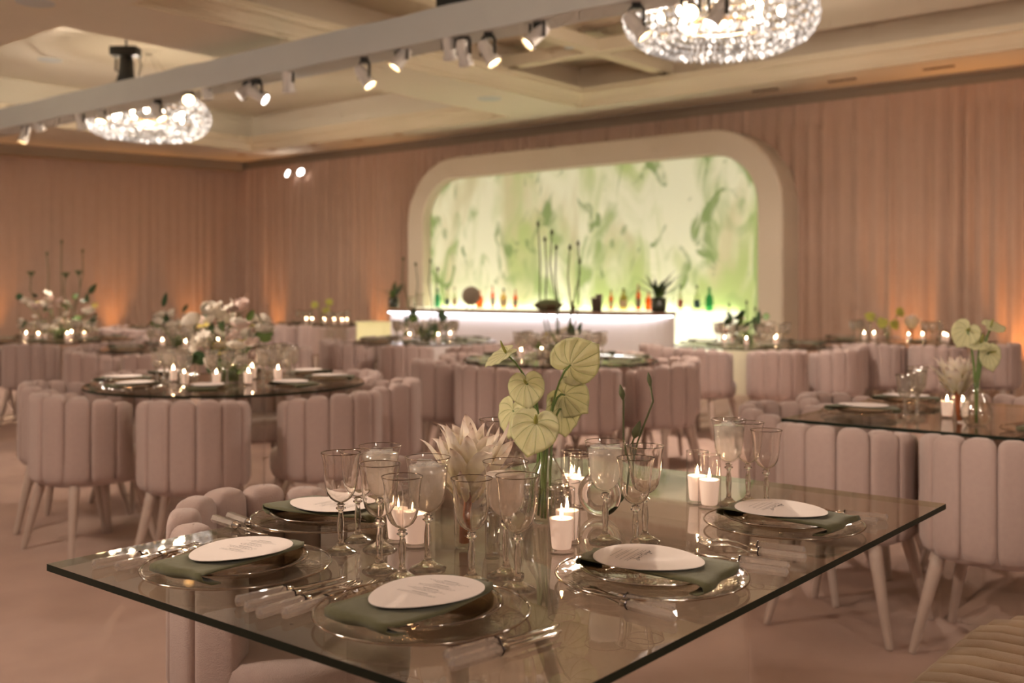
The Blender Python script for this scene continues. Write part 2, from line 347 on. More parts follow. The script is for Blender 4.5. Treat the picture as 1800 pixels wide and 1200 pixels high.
def empty(name, loc, rz=0.0, label=None, cat=None, group=None):
    o = link(name, None, None, loc, (0, 0, rz)); o.empty_display_size = 0.1; return tag(o, label, cat, group)
def build(mb, name, mats, parent=None, smooth=True, loc=(0, 0, 0), rot=(0, 0, 0), sh=None):
    me = mb.mesh(name, mats, smooth)
    if sh: sharp(me, sh)
    return link(name, me, parent, loc, rot)
def parts(root, specs):
    for name, me in specs: link(name, me, root)
PR = R(PHI)

# ------------------------------------------------------------------ the room shell
Z1, ZD = 3.60, 3.46            # flat soffit height, top of the drapes
def room_box(a0, a1, b0, b1, z0, z1, mb):
    mb.box(a0, a1, b0, b1, z0, z1)
fl = MB(); fl.box(-22, 9, -5, 12.3, -0.06, 0.0); tag(build(fl, 'floor', 'carpet', None, False, rot=(0, 0, PR)), 'pale carpet covering the whole ballroom floor', kind='structure')
wb = MB(); wb.box(-18, 9, 12.05, 12.25, 0, 4.6); tag(build(wb, 'wall_back', 'fascia', None, False, rot=(0, 0, PR)), kind='structure')
# soffits at Z1 around the coffers
ce = MB()
CA0, CA1, CB0, CB1 = -14.7, -9.0, 4.72, 11.1      # coffer nearer the corner
DA0, DA1 = -7.9, 1.5                                 # coffer in front of the bar
ce.box(-20, 9, CB1, 12.05, Z1, Z1 + 0.05); ce.box(-20, CA0, CB0, CB1, Z1, Z1 + 0.05); ce.box(CA1, DA0, CB0, CB1, Z1, Z1 + 0.05)
ce.box(DA1, 9, CB0, CB1, Z1, Z1 + 0.05); ce.box(-20, 9, 3.6, CB0, Z1, Z1 + 0.05)
ce.box(-20, CA0, -5, 3.6, Z1, Z1 + 0.05); ce.box(CA1, DA0, -5, 3.6, Z1, Z1 + 0.05); ce.box(DA1, 9, -5, 3.6, Z1, Z1 + 0.05)
ceil = tag(build(ce, 'ceiling', 'ceiling_paint', None, False, rot=(0, 0, PR)), kind='structure')
for a0, a1, b0, b1, zt, mm in ((CA0, CA1, CB0, CB1, 4.2, 'ceiling_paint'), (DA0, DA1, CB0, CB1, 4.12, 'ceiling_shaded'), (CA0, CA1, -5, 3.6, 4.2, 'ceiling_paint'), (DA0, DA1, -5, 3.6, 4.12, 'ceiling_shaded')):
    c = MB(); t = 0.06
    c.box(a0 - t, a1 + t, b0 - t, b1 + t, zt, zt + 0.05)
    c.box(a0 - t, a0, b0, b1, Z1 + 0.05, zt); c.box(a1, a1 + t, b0, b1, Z1 + 0.05, zt); c.box(a0 - t, a1 + t, b0 - t, b0, Z1 + 0.05, zt); c.box(a0 - t, a1 + t, b1, b1 + t, Z1 + 0.05, zt)
    build(c, 'coffer', mm, ceil, False)
    # stepped crown moulding round the rim of the coffer
    prof = [(0.0, Z1), (0.035, Z1 + 0.002), (0.04, Z1 + 0.035), (0.065, Z1 + 0.04), (0.085, Z1 + 0.08), (0.13, Z1 + 0.13), (0.17, Z1 + 0.145), (0.175, Z1 + 0.19), (0.2, Z1 + 0.2), (0.2, Z1 + 0.215), (0.0, Z1 + 0.215)]
    k = MB(); rows = []
    for q, z in prof: rows.append([(a0 + q, b0 + q, z), (a1 - q, b0 + q, z), (a1 - q, b1 - q, z), (a0 + q, b1 - q, z)])
    k.grid(rows, close=True); build(k, 'moulding', 'moulding', ceil, False)
cb = MB()
cb.box(DA0 + 0.0, -5.3, 9.52, 9.68, 3.86, 4.0); build(cb, 'coffer_beam', 'moulding', ceil, False)
cb = MB(); cb.box(-6.68, -6.52, 4.72, 11.1, 3.862, 4.0); build(cb, 'coffer_beam', 'moulding', ceil, False)
cb = MB(); cb.box(-5.35, DA1, 4.72, 10.2, 3.87, 3.97); build(cb, 'coffer_panel', 'ceiling_paint', ceil, False)
for u in (1480, 1650, 1345):                                    # air slots in the soffit above the drapes
    p0 = ub(u, 11.45); s = MB(); s.box(-0.16, 0.16, -0.02, 0.02, -0.012, 0.006); build(s, 'air_slot', 'dry_brown', ceil, False, loc=Matrix.Rotation(-PR, 4, 'Z') @ Vector((p0.x, p0.y, Z1)))
for u, v in ((425, 272), (480, 263), (548, 254), (630, 246), (700, 236)):
    q = at(u, v, Z1); s = MB(); s.lathe([(0.001, 0), (0.05, 0.0), (0.075, 0.004), (0.08, 0.012)], 16); build(s, 'downlight', 'gold_metal', ceil, loc=Matrix.Rotation(-PR, 4, 'Z') @ Vector((q.x, q.y, Z1 - 0.012)))
for u, v, z in ((88, 105, 4.2), (62, 4, Z1), (860, 173, Z1), (1000, 84, 3.862)):
    q = at(u, v, z); s = MB(); s.lathe([(0.001, -0.012), (0.13, -0.012), (0.15, -0.006), (0.155, 0.002)], 24) if z != 3.862 else s.lathe([(0.001, -0.01), (0.05, -0.01), (0.06, 0)], 16)
    build(s, 'ceiling_speaker', 'truss_cloth', ceil, loc=Matrix.Rotation(-PR, 4, 'Z') @ q)
# fascia band between the drapes and the soffit
fa = MB(); fa.box(-17.2, 9, 11.92, 12.05, ZD - 0.06, Z1); fa.box(-17.2, 9, 11.86, 12.05, Z1 - 0.035, Z1)
tag(build(fa, 'trim_1', 'fascia', None, False, rot=(0, 0, PR)), kind='structure')
WL = Vector((-0.8, -0.6, 0)); CORNER = ub(417, 11.9)
WN = Vector((0.6, -0.8, 0))
lw_ang = math.atan2(-WL.y, -WL.x)
fw = MB(); fw.box(-11, 0.1, 0.05, 0.2, 0, 4.4); tag(build(fw, 'wall_left', 'fascia', None, False, loc=CORNER, rot=(0, 0, lw_ang)), kind='structure')
fw = MB(); fw.box(-11, 0.0, -0.28, 0.05, ZD - 0.03, Z1); tag(build(fw, 'trim_2', 'fascia', None, False, loc=CORNER, rot=(0, 0, lw_ang)), kind='structure')

# ------------------------------------------------------------------ pleated drapes, hung in panels
def drape_panel(width, seed, height=ZD, k_=1.0):
    r = random.Random(seed); mb = MB(); xs = []; x = 0.0; ph = 0.0
    while x < width:
        per = r.uniform(0.12, 0.24); amp = k_ * r.uniform(0.018, 0.05); n = 7
        for k in range(n):
            t = k / n; xs.append((x + per * t, amp * (0.5 - 0.5 * math.cos(2 * math.pi * t)) ** 0.7))
        x += per
    sc = width / x; rows = []
    for z in (0.0, 0.8, 1.8, height - 0.35, height - 0.06, height):
        g = 1.0 if z < height - 0.3 else (0.55 if z < height - 0.02 else 0.35)
        rows.append([(px * sc, -0.012 - py * g - (0.01 * math.sin(px * 2 + z) if z < 2 else 0), z) for px, py in xs] + [(width, -0.012, z)])
    mb.grid(rows); return mb
def hang(n, width, origin, ang, label, group, seed, k_=1.0):
    for i in range(n):
        o = build(drape_panel(width + 0.02, seed + i, ZD, k_), 'drape_panel', 'drape', None, True, loc=origin(i), rot=(0, 0, ang))
        tag(o, label(i), 'drape', group)
ORD = ['first', 'second', 'third', 'fourth', 'fifth', 'sixth', 'seventh', 'eighth', 'ninth', 'tenth', 'eleventh']
hang(9, 1.62, lambda i: P(-16.35 + 1.62 * i, 11.9), PR, lambda i: f'blush pleated drape panel of the bar wall, {ORD[i]} from the room corner', 'drape panels on the bar wall', 10, 1.7)
hang(6, 1.75, lambda i: CORNER + WL * (1.75 * (i + 1)) + Vector((0, 0, 0)), lw_ang, lambda i: f'blush pleated drape panel of the long side wall, {ORD[i]} from the room corner', 'drape panels on the side wall', 40, 0.55)
# amber uplights standing at the foot of the drapes
AMB = (1.0, 0.40, 0.09)
for u, wall, pw in ((-10, 'L', 40), (205, 'L', 48), (345, 'L', 36), (470, 'B', 42), (655, 'B', 40), (1590, 'B', 46), (1650, 'B', 0), (1790, 'B', 70)):
    if pw == 0: continue
    if wall == 'B': q = ub(u, 11.62)
    else:
        # meet the view ray of column u with a line 0.28 m in front of the side wall
        s = (u - 900) / FPX; o_ = CORNER + WN * 0.3; t = (s * o_.y - o_.x) / (WL.x - s * WL.y); q = o_ + WL * t
    lamp('SPOT', 'uplight', (q.x, q.y, 0.12), pw, AMB, 0.05, direction=Vector((E2.x, E2.y, 0)) * 0.13 + Vector((0, 0, 1)) if wall == 'B' else -WN * 0.13 + Vector((0, 0, 1)), angle=50, blend=0.9)

# ------------------------------------------------------------------ the lit bar
def rrect(a0, a1, z1, r, n=10):
    pts = [(a0, 0.0)]
    for k in range(n + 1):
        t = math.pi - k * (math.pi / 2) / n; pts.append((a0 + r + r * math.cos(t), z1 - r + r * math.sin(t)))
    for k in range(n + 1):
        t = math.pi / 2 - k * (math.pi / 2) / n; pts.append((a1 - r + r * math.cos(t), z1 - r + r * math.sin(t)))
    pts.append((a1, 0.0)); return pts
AR = empty('bar_arch', P(0, 0), PR, 'tall cream arch with rounded corners framing the lit mural', 'arch')
o_ = rrect(-11.32, -5.24, 3.19, 0.95); i_ = rrect(-10.98, -5.56, 2.89, 0.62)
mb = MB()
rows = [[(a, 11.9, z) for a, z in o_], [(a, 11.42, z) for a, z in o_], [(a + 0.02 * (1 if a < -8 else -1), 11.4, z - 0.012) for a, z in o_], [(a - 0.015 * (1 if a < -8 else -1), 11.4, z + 0.012) for a, z in i_], [(a, 11.42, z) for a, z in i_], [(a, 11.58, z) for a, z in i_]]
mb.grid(rows); m_ = mb.mesh('frame', 'arch_paint'); sharp(m_, 30); link('frame', m_, AR)
mb = MB(); n = len(i_); c0 = (-8.27, 11.56, 0.4)
mb.add([c0] + [(a, 11.56, z) for a, z in i_], [(0, k + 2, k + 1) for k in range(n - 1)] + [(0, 1, n)])
for k, (a, z) in enumerate(i_): mb.uv[k + 1] = (a, z)
mb.uv[0] = (c0[0], c0[2])
tag(build(mb, 'mural', 'mural_print', AR, False), 'backlit green watercolour mural')
mb = MB(); mb.box(-10.98, -5.56, 11.51, 11.552, 0.0, 0.60); build(mb, 'base_panel', 'arch_paint', AR, False)
BB = empty('back_bar', P(0, 0), PR, 'glowing stepped bottle display under the mural', 'bar shelf')
mb = MB(); mb.box(-10.86, -5.83, 11.14, 11.5, 0.62, 0.985); build(mb, 'upper_tier', 'lit_acrylic', BB, False)
mb = MB(); mb.box(-10.86, -6.06, 11.02, 11.5, 0.30, 0.612); build(mb, 'middle_tier', 'lit_acrylic', BB, False)
mb = MB(); mb.box(-10.86, -6.10, 10.90, 11.5, 0.0, 0.292); build(mb, 'lower_tier', 'lit_acrylic', BB, False)
mb = MB(); mb.box(-10.88, -5.81, 11.12, 11.5, 0.987, 1.0); build(mb, 'shelf', 'lit_acrylic', BB, False)
mb = MB(); mb.box(-10.8, -5.9, 11.505, 11.535, 0.90, 0.99); tag(build(mb, 'light_strip', 'shelf_light', BB, False), 'warm light strip behind the shelf')
BC = empty('bar_counter', P(0, 0), PR, 'long white bar counter with brown top and glowing strip', 'bar')
mb = MB()
def bar_line(a):                                                      # the front bows out gently towards the room
    t = (a + 7.94) / 2.01; k = max(0.0, (a + 6.38) / 0.45); return 9.72 - 0.10 * (1 - t * t) + 0.40 * (1 - math.sqrt(max(0.0, 1 - min(1.0, k) ** 2)))
rows = []; A_ = [-9.95 + 3.57 * k / 14 for k in range(14)] + [-6.38 + 0.45 * math.sin(k * math.pi / 16) for k in range(9)]
mb.grid([[(a, bar_line(a), 0.0) for a in A_], [(a, bar_line(a), 0.965) for a in A_]]); mb.grid([[(a, 10.14, 0.965) for a in A_], [(a, 10.14, 0.0) for a in A_]])
mb.add([(A_[0], bar_line(A_[0]), 0), (A_[0], 10.14, 0), (A_[0], 10.14, 0.965), (A_[0], bar_line(A_[0]), 0.965)], [(0, 3, 2, 1)]); mb.add([(A_[-1], bar_line(A_[-1]), 0), (A_[-1], 10.14, 0), (A_[-1], 10.14, 0.965), (A_[-1], bar_line(A_[-1]), 0.965)], [(0, 1, 2, 3)])
build(mb, 'front_panel', 'bar_white', BC, False)
mb = MB(); f = lambda a: bar_line(a) - 0.07
mb.grid([[(a, 10.17, 0.968) for a in A_], [(a, f(a), 0.968) for a in A_], [(a, f(a), 1.008) for a in A_], [(a, 10.17, 1.008) for a in A_], [(a, 10.17, 0.968) for a in A_]])
mb.add([(A_[0], f(A_[0]), .968), (A_[0], 10.17, .968), (A_[0], 10.17, 1.008), (A_[0], f(A_[0]), 1.008)], [(0, 1, 2, 3)]); mb.add([(A_[-1], f(A_[-1]), .968), (A_[-1], 10.17, .968), (A_[-1], 10.17, 1.008), (A_[-1], f(A_[-1]), 1.008)], [(0, 3, 2, 1)])
build(mb, 'counter_top', 'bar_top', BC, False)
mb = MB(); mb.grid([[(a, f(a) + 0.02, 0.958) for a in A_], [(a, f(a) + 0.02, 0.967) for a in A_], [(a, f(a) + 0.045, 0.967) for a in A_], [(a, f(a) + 0.045, 0.958) for a in A_], [(a, f(a) + 0.02, 0.958) for a in A_]])
tag(build(mb, 'light_strip', 'led_strip', BC, False), 'cool white light strip under the counter top')
mb = MB(); mb.box(-10.75, -9.99, 9.85, 10.45, 0, 0.80); mb.box(-10.77, -9.985, 9.83, 10.47, 0.802, 0.82)
CP = empty('low_cabinet', P(0, 0), PR, 'pale yellow low cabinet at the end of the bar counter', 'cabinet')
mb = MB(); mb.box(-10.75, -10.0, 9.85, 10.4, 0, 0.80); build(mb, 'body', 'cream_laminate', CP, False)
mb = MB(); mb.box(-10.77, -9.99, 9.83, 10.17, 0.80, 0.82); build(mb, 'top', 'cream_laminate', CP, False)
# bottles on the glowing shelf
def bottle(u, glass, h, w, lab, neck, label, shape='round'):
    q = ub(u, 11.26); e = empty('bottle', (q.x, q.y, 1.0), PR, label, 'bottle', 'bottles on the glowing back bar')
    r = w / 2; mb = MB(); sh = h * 0.62
    mb.lathe([(r * 0.9, 0), (r, 0.008), (r, sh), (r * 0.75, sh + h * 0.08), (r * 0.33, sh + h * 0.14), (r * 0.3, h)], 16 if shape == 'round' else 4, cap0=True); build(mb, 'glass_body', glass, e, shape == 'round', rot=(0, 0, 0 if shape == 'round' else R(45)))
    mb = MB(); mb.lathe([(r * 0.36, h * 0.95), (r * 0.36, h * 1.06), (0.001, h * 1.07)], 12); build(mb, 'stopper', neck, e)
    if lab: mb = MB(); k = 1.01 if shape == 'round' else 1.02; mb.lathe([(r * k, sh * 0.2), (r * k, sh * 0.75)], 16 if shape == 'round' else 4); build(mb, 'paper_label', lab, e, shape == 'round', rot=(0, 0, 0 if shape == 'round' else R(45)))
for row in ((769, 'bottle_teal', .26, .085, None, 'label_dark', 'pale teal bottle beside the arch edge, farthest from the camera', 'round'), (786, 'bottle_clear', .27, .075, 'label_dark', 'label_dark', 'clear bottle with dark label next to the far teal bottle', 'round'),
            (799, 'bottle_clear', .28, .07, 'label_tan', 'label_tan', 'slim clear bottle with tan label behind the round wooden disc', 'round'), (843, 'bottle_amber', .24, .10, None, 'label_tan', 'squat bright orange bottle peeking out beside the round wooden disc', 'sq'),
            (866, 'bottle_amber', .30, .05, 'label_brown', 'label_tan', 'tall slim amber bottle with brown label, second from the round disc', 'round'), (885, 'bottle_tan', .26, .09, 'label_tan', 'leaf_dark', 'wide pale tan bottle between two amber bottles', 'sq'),
            (906, 'bottle_amber', .25, .055, 'label_brown', 'label_tan', 'slim amber bottle with green stopper, last before the tall stems', 'round'), (1074, 'bottle_amber', .24, .055, 'label_tan', 'leaf_dark', 'slim bottle with orange neck beside the grey shaker tins', 'round'),
            (1096, 'bottle_tan', .26, .10, 'label_tan', 'leaf_dark', 'wide tan bottle between the shaker tins and the fern', 'sq'), (1122, 'bottle_amber', .31, .06, 'label_brown', 'label_tan', 'tallest amber bottle with brown label near the fern pot', 'round'),
            (1140, 'bottle_amber', .22, .08, None, 'label_tan', 'bright orange square bottle half hidden by the fern pot', 'sq'), (1196, 'bottle_clear', .30, .065, 'label_red', 'leaf_dark', 'clear bottle with small red label on the bright shelf end', 'round'),
            (1225, 'bottle_clear', .29, .075, 'label_dark', 'leaf_dark', 'clear bottle with dark green label next to the teal bottle', 'round'), (1247, 'bottle_teal', .27, .09, None, 'bottle_teal', 'bright teal square bottle, last on the glowing shelf', 'sq')):
    bottle(*row)
def on_bar(u, b=9.95): q = ub(u, b); return Vector((q.x, q.y, 1.009))
e = empty('wooden_disc_sign', on_bar(828), PR, 'round plain wooden disc standing on the bar counter', 'sign')
mb = MB(); mb.lathe([(0.001, -0.012), (0.115, -0.012), (0.12, -0.006), (0.12, 0.006), (0.115, 0.012), (0.001, 0.012)], 32); build(mb, 'disc', 'wood_disc', e, True, loc=(0, 0, 0.17), rot=(R(90), 0, R(25)))
for s in (-1, 1): mb = MB(); mb.tube([(0.05 * s, -0.03, 0), (0.04 * s, 0, 0.1)], 0.008, 6); build(mb, 'foot', 'wood_disc', e)
e = empty('shallow_bowl', on_bar(964), PR, 'dark shallow bowl of garnishes on the bar between tall stems', 'bowl')
mb = MB(); mb.lathe([(0.001, 0.0), (0.1, 0.0), (0.15, 0.03), (0.19, 0.075), (0.18, 0.075), (0.14, 0.035), (0.001, 0.012)], 24); build(mb, 'bowl_body', 'dry_brown', e)
mb = MB(); mb.lathe([(0.17, 0.07), (0.13, 0.11), (0.07, 0.13), (0.001, 0.135)], 16); build(mb, 'garnish', 'stem_olive', e)
for i, (u, lab) in enumerate(((1045, 'short grey cocktail shaker tin on the bar counter'), (1053, 'taller grey cocktail shaker tin on the bar counter'))):
    e = empty('shaker_tin', on_bar(u, 9.9 + 0.06 * i), 0, lab, 'shaker', 'shaker tins on the bar')
    mb = MB(); mb.lathe([(0.03, 0), (0.042, 0.15 + 0.035 * i), (0.045, 0.155 + 0.035 * i)], 16, cap0=True); build(mb, 'cup', 'tin_grey', e)
    mb = MB(); mb.lathe([(0.0455, 0.15 + 0.035 * i), (0.047, 0.155 + 0.035 * i), (0.0455, 0.16 + 0.035 * i)], 16); build(mb, 'lip', 'steel', e)
e = empty('small_jar', on_bar(1007), 0, 'tiny dark brown jar on the bar counter beside shaker tins', 'jar')
mb = MB(); mb.lathe([(0.025, 0), (0.035, 0.03), (0.03, 0.06), (0.015, 0.07), (0.018, 0.1), (0.001, 0.11)], 14); build(mb, 'jar_body', 'dry_brown', e); mb = MB(); mb.ball((0, 0, 0.115), 0.014); build(mb, 'knob', 'label_red', e)
for u, h, lab in ((738, 0.20, 'clear glass cylinder at the far end of the bar counter'), (722, 0.16, 'shorter clear glass beside the dark plant on the bar')):
    e = empty('glass_cylinder', on_bar(u), 0, lab, 'vase'); mb = MB(); mb.lathe([(0.001, 0), (0.05, 0), (0.052, 0.01), (0.052, h)], 20); build(mb, 'wall', 'vase_glass', e); mb = MB(); mb.lathe([(0.052, h - 0.003), (0.054, h), (0.052, h + 0.003)], 20); build(mb, 'rim', 'bottle_clear', e)
def leaf_mesh(name, mat, L=0.12, Wd=0.05, bend=0.3, n=6, uv=False, tipcurl=0.0):
    mb = MB(); rows = []; uvs = []
    for i in range(n + 1):
        t = i / n; w = Wd * 0.5 * (math.sin(math.pi * min(1, t ** 0.8)) ** 0.8 if 0 < t < 1 else 0.02); y = L * t; z = bend * L * t * t + tipcurl * L * max(0, t - 0.75) ** 2
        rows.append([(-w, y, z + w * 0.35), (0, y, z), (w, y, z + w * 0.35)]); uvs.append([(0, t), (0.5, t), (1, t)])
    mb.grid(rows, uvs=uvs if uv else None)
    me = mb.mesh(name, mat); return me
LEAF_D = leaf_mesh('leaf', 'leaf_dark'); LEAF_M = leaf_mesh('leaf', 'leaf_mid'); FERN = leaf_mesh('frond', 'leaf_dark', 0.3, 0.035, -0.35)
def plant(u, v_, lab, h, sp, seed, b=9.95, base=1.009, pot=0.08):
    r = random.Random(seed); q = ub(u, b); e = empty('potted_plant', (q.x, q.y, base), 0, lab, 'plant')
    mb = MB(); mb.lathe([(pot * 0.8, 0), (pot, 0.02), (pot, h * 0.45), (pot * 0.95, h * 0.45), (pot * 0.9, h * 0.4), (0.001, h * 0.4)], 18, cap0=True); build(mb, 'pot', 'dark_vase', e)
    for i in range(sp):
        a = r.uniform(0, 6.28); t = r.uniform(0.15, 0.9)
        o = link('frond', FERN if i % 4 else LEAF_M, e, (0.03 * math.cos(a), 0.03 * math.sin(a), h * 0.4), (R(90) - t * 0.9, 0, a), r.uniform(0.8, 1.2) * h / 0.34)
plant(1158, 0, 'bushy dark fern in black pot at the bar counter end', 0.36, 26, 3, 10.0, pot=0.085)
plant(692, 0, 'dark leafy plant in black vase at the far bar end', 0.32, 14, 5, 10.0, pot=0.07)

# ------------------------------------------------------------------ fabric-wrapped truss and its spotlights
TB = 6.06; TZ0, TZ1 = 3.225, 3.475
TR = empty('lighting_truss', P(0, 0), PR, 'long white fabric-wrapped lighting truss crossing below the ceiling', 'truss')
mb = MB(); A2 = [-17.3 + 0.25 * k for k in range(78)]
rows = []
for (b, z) in ((TB, TZ0), (TB - 0.004, (TZ0 + TZ1) / 2), (TB, TZ1), (TB + 0.3, TZ1), (TB + 0.3, TZ0), (TB, TZ0)):
    rows.append([(a, b + 0.004 * math.sin(a * 7 + z * 9), z + 0.004 * math.sin(a * 5.3)) for a in A2])
mb.grid(rows); build(mb, 'wrap', 'truss_cloth', TR, True, sh=30)
def spotlight(u, v, tu, tv, lens, lab, yoke=True, power=0):
    aim = tu if isinstance(tu, Vector) else None; tu = 0 if aim is not None else tu
    q = ub(u, TB + 0.08); z = CZ + (HOR - v) * q.y / FPX; e = empty('stage_spotlight', (q.x, q.y, z), 0, lab, 'spotlight', 'spotlights clamped under the truss')
    d = Vector((tu, -0.16 if lens else 0.4, tv)).normalized()
    if aim is not None: d = (aim - Vector((q.x, q.y, z))).normalized()
    rot = d.to_track_quat('-Z', 'Y').to_matrix().to_4x4()
    can = MB(); can.lathe([(0.001, 0.105), (0.035, 0.10), (0.045, 0.08), (0.05, 0.06), (0.052, -0.07), (0.06, -0.075), (0.06, -0.105), (0.054, -0.105), (0.052, -0.085)], 20)
    o = build(can, 'can', 'lamp_white', e); o.matrix_local = rot
    mb = MB(); mb.lathe([(0.001, -0.082), (0.052, -0.082)], 20); o = build(mb, 'lens', lens or 'tin_grey', e); o.matrix_local = rot
    mb = MB(); mb.tube([(-0.065, 0, -0.02), (-0.065, 0, 0.09), (-0.045, 0, 0.125), (0.045, 0, 0.125), (0.065, 0, 0.09), (0.065, 0, -0.02)], 0.011, 6); build(mb, 'yoke', 'black_metal', e, rot=(0, 0, PR))
    mb = MB(); mb.tube([(0, 0, 0.125), (0, 0, max(0.15, TZ0 - z + 0.004))], 0.013, 8); mb.box(-0.03, 0.03, -0.02, 0.02, TZ0 - z - 0.045, TZ0 - z + 0.0); build(mb, 'clamp', 'black_metal', e, False)
    if power: lamp('SPOT', 'spot_beam', Vector((q.x, q.y, z)) + d * 0.13, power, (1.0, 0.80, 0.60), 0.05, direction=d, angle=17 if aim is not None else 38, blend=0.8)
AIM2, AIM1, AIM6 = Vector((-1.55, 5.75, 0.95)), Vector((0.08, 2.25, 0.85)), Vector((-4.6, 10.7, 1.0))
SPOTS = [(44, 236, -0.25, -1, 'lens_warm', 'lit spotlight at the far end of the truss, lowest one', 0), (66, 216, 0.3, -1, None, 'unlit spotlight just above the lowest lit one on the truss', 0), (142, 212, 0.1, -1, None, 'pale unlit spotlight beside the far chandelier', 0),
         (180, 200, AIM6, -0.8, 'lens_warm', 'lit spotlight in front of the far chandelier rim', 330), (277, 196, 0.5, -0.8, 'lens_warm', 'lit spotlight hanging over the middle of the far chandelier', 0), (331, 172, AIM2, -1, 'lens_warm', 'lit spotlight with black yoke above far chandelier edge', 520),
         (362, 156, 0.1, -1, None, 'unlit grey spotlight just past the far chandelier', 0), (436, 158, -0.6, -0.5, 'lens_white', 'small unlit-looking spotlight turned aside in the pair mid truss', 0), (452, 166, 0.8, -0.5, 'lens_white', 'white-lit spotlight turned sideways in the middle pair', 0),
         (507, 142, 0.0, -1, None, 'white spotlight pointing straight down with black band', 0), (640, 134, 0.55, -0.8, 'lens_warm', 'lit spotlight under the truss above the bar arch corner', 60), (706, 102, -0.55, -0.8, 'lens_warm', 'lit spotlight beside the ceiling coffer corner', 60),
         (790, 82, 0.1, -1, None, 'unlit spotlight in front of the ceiling moulding', 0), (815, 92, 0.2, -1, None, 'second unlit spotlight close behind the moulding one', 0), (858, 92, 0.5, -0.85, 'lens_warm', 'lit white-bodied spotlight in front of the dark coffer', 60),
         (944, 62, -0.7, -0.7, 'lens_warm', 'lit spotlight before the pale coffer beams', 60), (1118, 44, 0.6, -0.8, 'lens_warm', 'lit spotlight overlapping the edge of the near chandelier', 60), (1214, 18, AIM1, -0.6, 'lens_warm', 'bright warm spotlight in front of the near chandelier', 360), (1262, 22, -0.5, -0.8, 'lens_white', 'grey spotlight in the middle of the near chandelier', 0)]
for u, v, tu, tv, lens, lab, pw in SPOTS: spotlight(u, v, tu, tv, lens, lab, True, pw)
# black moving-head fixture hanging in the coffer, and a hoist above the truss
q = ub(222, 6.5); e = empty('moving_head_light', (q.x, q.y, 4.2), 0, 'black moving-head light hanging from the ceiling coffer', 'stage light')
mb = MB(); mb.box(-0.09, 0.12, -0.06, 0.06, -0.02, 0.0); build(mb, 'ceiling_plate', 'black_metal', e, False)
mb = MB(); mb.tube([(0, 0, -0.02), (0, 0, -0.22)], 0.012, 8); build(mb, 'drop_rod', 'black_metal', e)
mb = MB(); mb.box(-0.16, 0.14, -0.09, 0.09, -0.30, -0.20); build(mb, 'base_box', 'black_metal', e, False)
mb = MB(); mb.lathe([(0.06, -0.30), (0.075, -0.33), (0.085, -0.5), (0.12, -0.62), (0.11, -0.63), (0.001, -0.60)], 20); build(mb, 'lamp_head', 'black_metal', e)
mb = MB(); mb.tube([(-0.11, 0, -0.26), (-0.12, 0, -0.46), (-0.06, 0, -0.48)], 0.012, 6); build(mb, 'yoke_arm', 'black_metal', e); mb = MB(); mb.tube([(0.13, 0, -0.24), (0.16, 0.02, -0.40), (0.13, 0.02, -0.52)], 0.008, 6); build(mb, 'power_cable', 'black_metal', e)
lamp('SPOT', 'moving_head_wash', (q.x - 0.05, q.y - 0.1, 3.62), 26, (1.0, 0.84, 0.66), 0.06, direction=(-0.9, -0.5, 0.75), angle=95, blend=1.0)
q = ub(792, TB + 0.15); e = empty('chain_hoist', (q.x, q.y, TZ1), 0, 'black chain hoist sitting on top of the truss', 'hoist')
mb = MB(); mb.box(-0.11, 0.11, -0.07, 0.07, 0.0, 0.12); build(mb, 'motor_box', 'black_metal', e, False); mb = MB(); mb.tube([(0, 0, 0.12), (0, 0, 0.4)], 0.012, 6); build(mb, 'chain', 'black_metal', e); mb = MB(); mb.lathe([(0.05, 0.0), (0.05, 0.1)], 12, off=(0.13, 0, 0)); build(mb, 'chain_bag', 'black_metal', e)
# emergency light on the drape
q = ub(524, 11.76); z = CZ + 200 * q.y / FPX; e = empty('emergency_light', (q.x, q.y, z), PR, 'twin-head emergency light glowing on the drape near the room corner', 'wall light')
mb = MB(); mb.box(-0.16, 0.16, -0.03, 0.1, 0.03, 0.12); build(mb, 'housing', 'drape', e, False)
for s in (-1, 1):
    mb = MB(); mb.lathe([(0.03, 0.0), (0.06, 0.07), (0.066, 0.08)], 16); o = build(mb, 'lamp_head', 'lamp_white', e, loc=(0.16 * s, -0.02, 0.03), rot=(R(70), 0, R(12 * s)))
    mb = MB(); mb.lathe([(0.001, 0.072), (0.058, 0.072)], 16); build(mb, 'lens', 'lens_white', o)

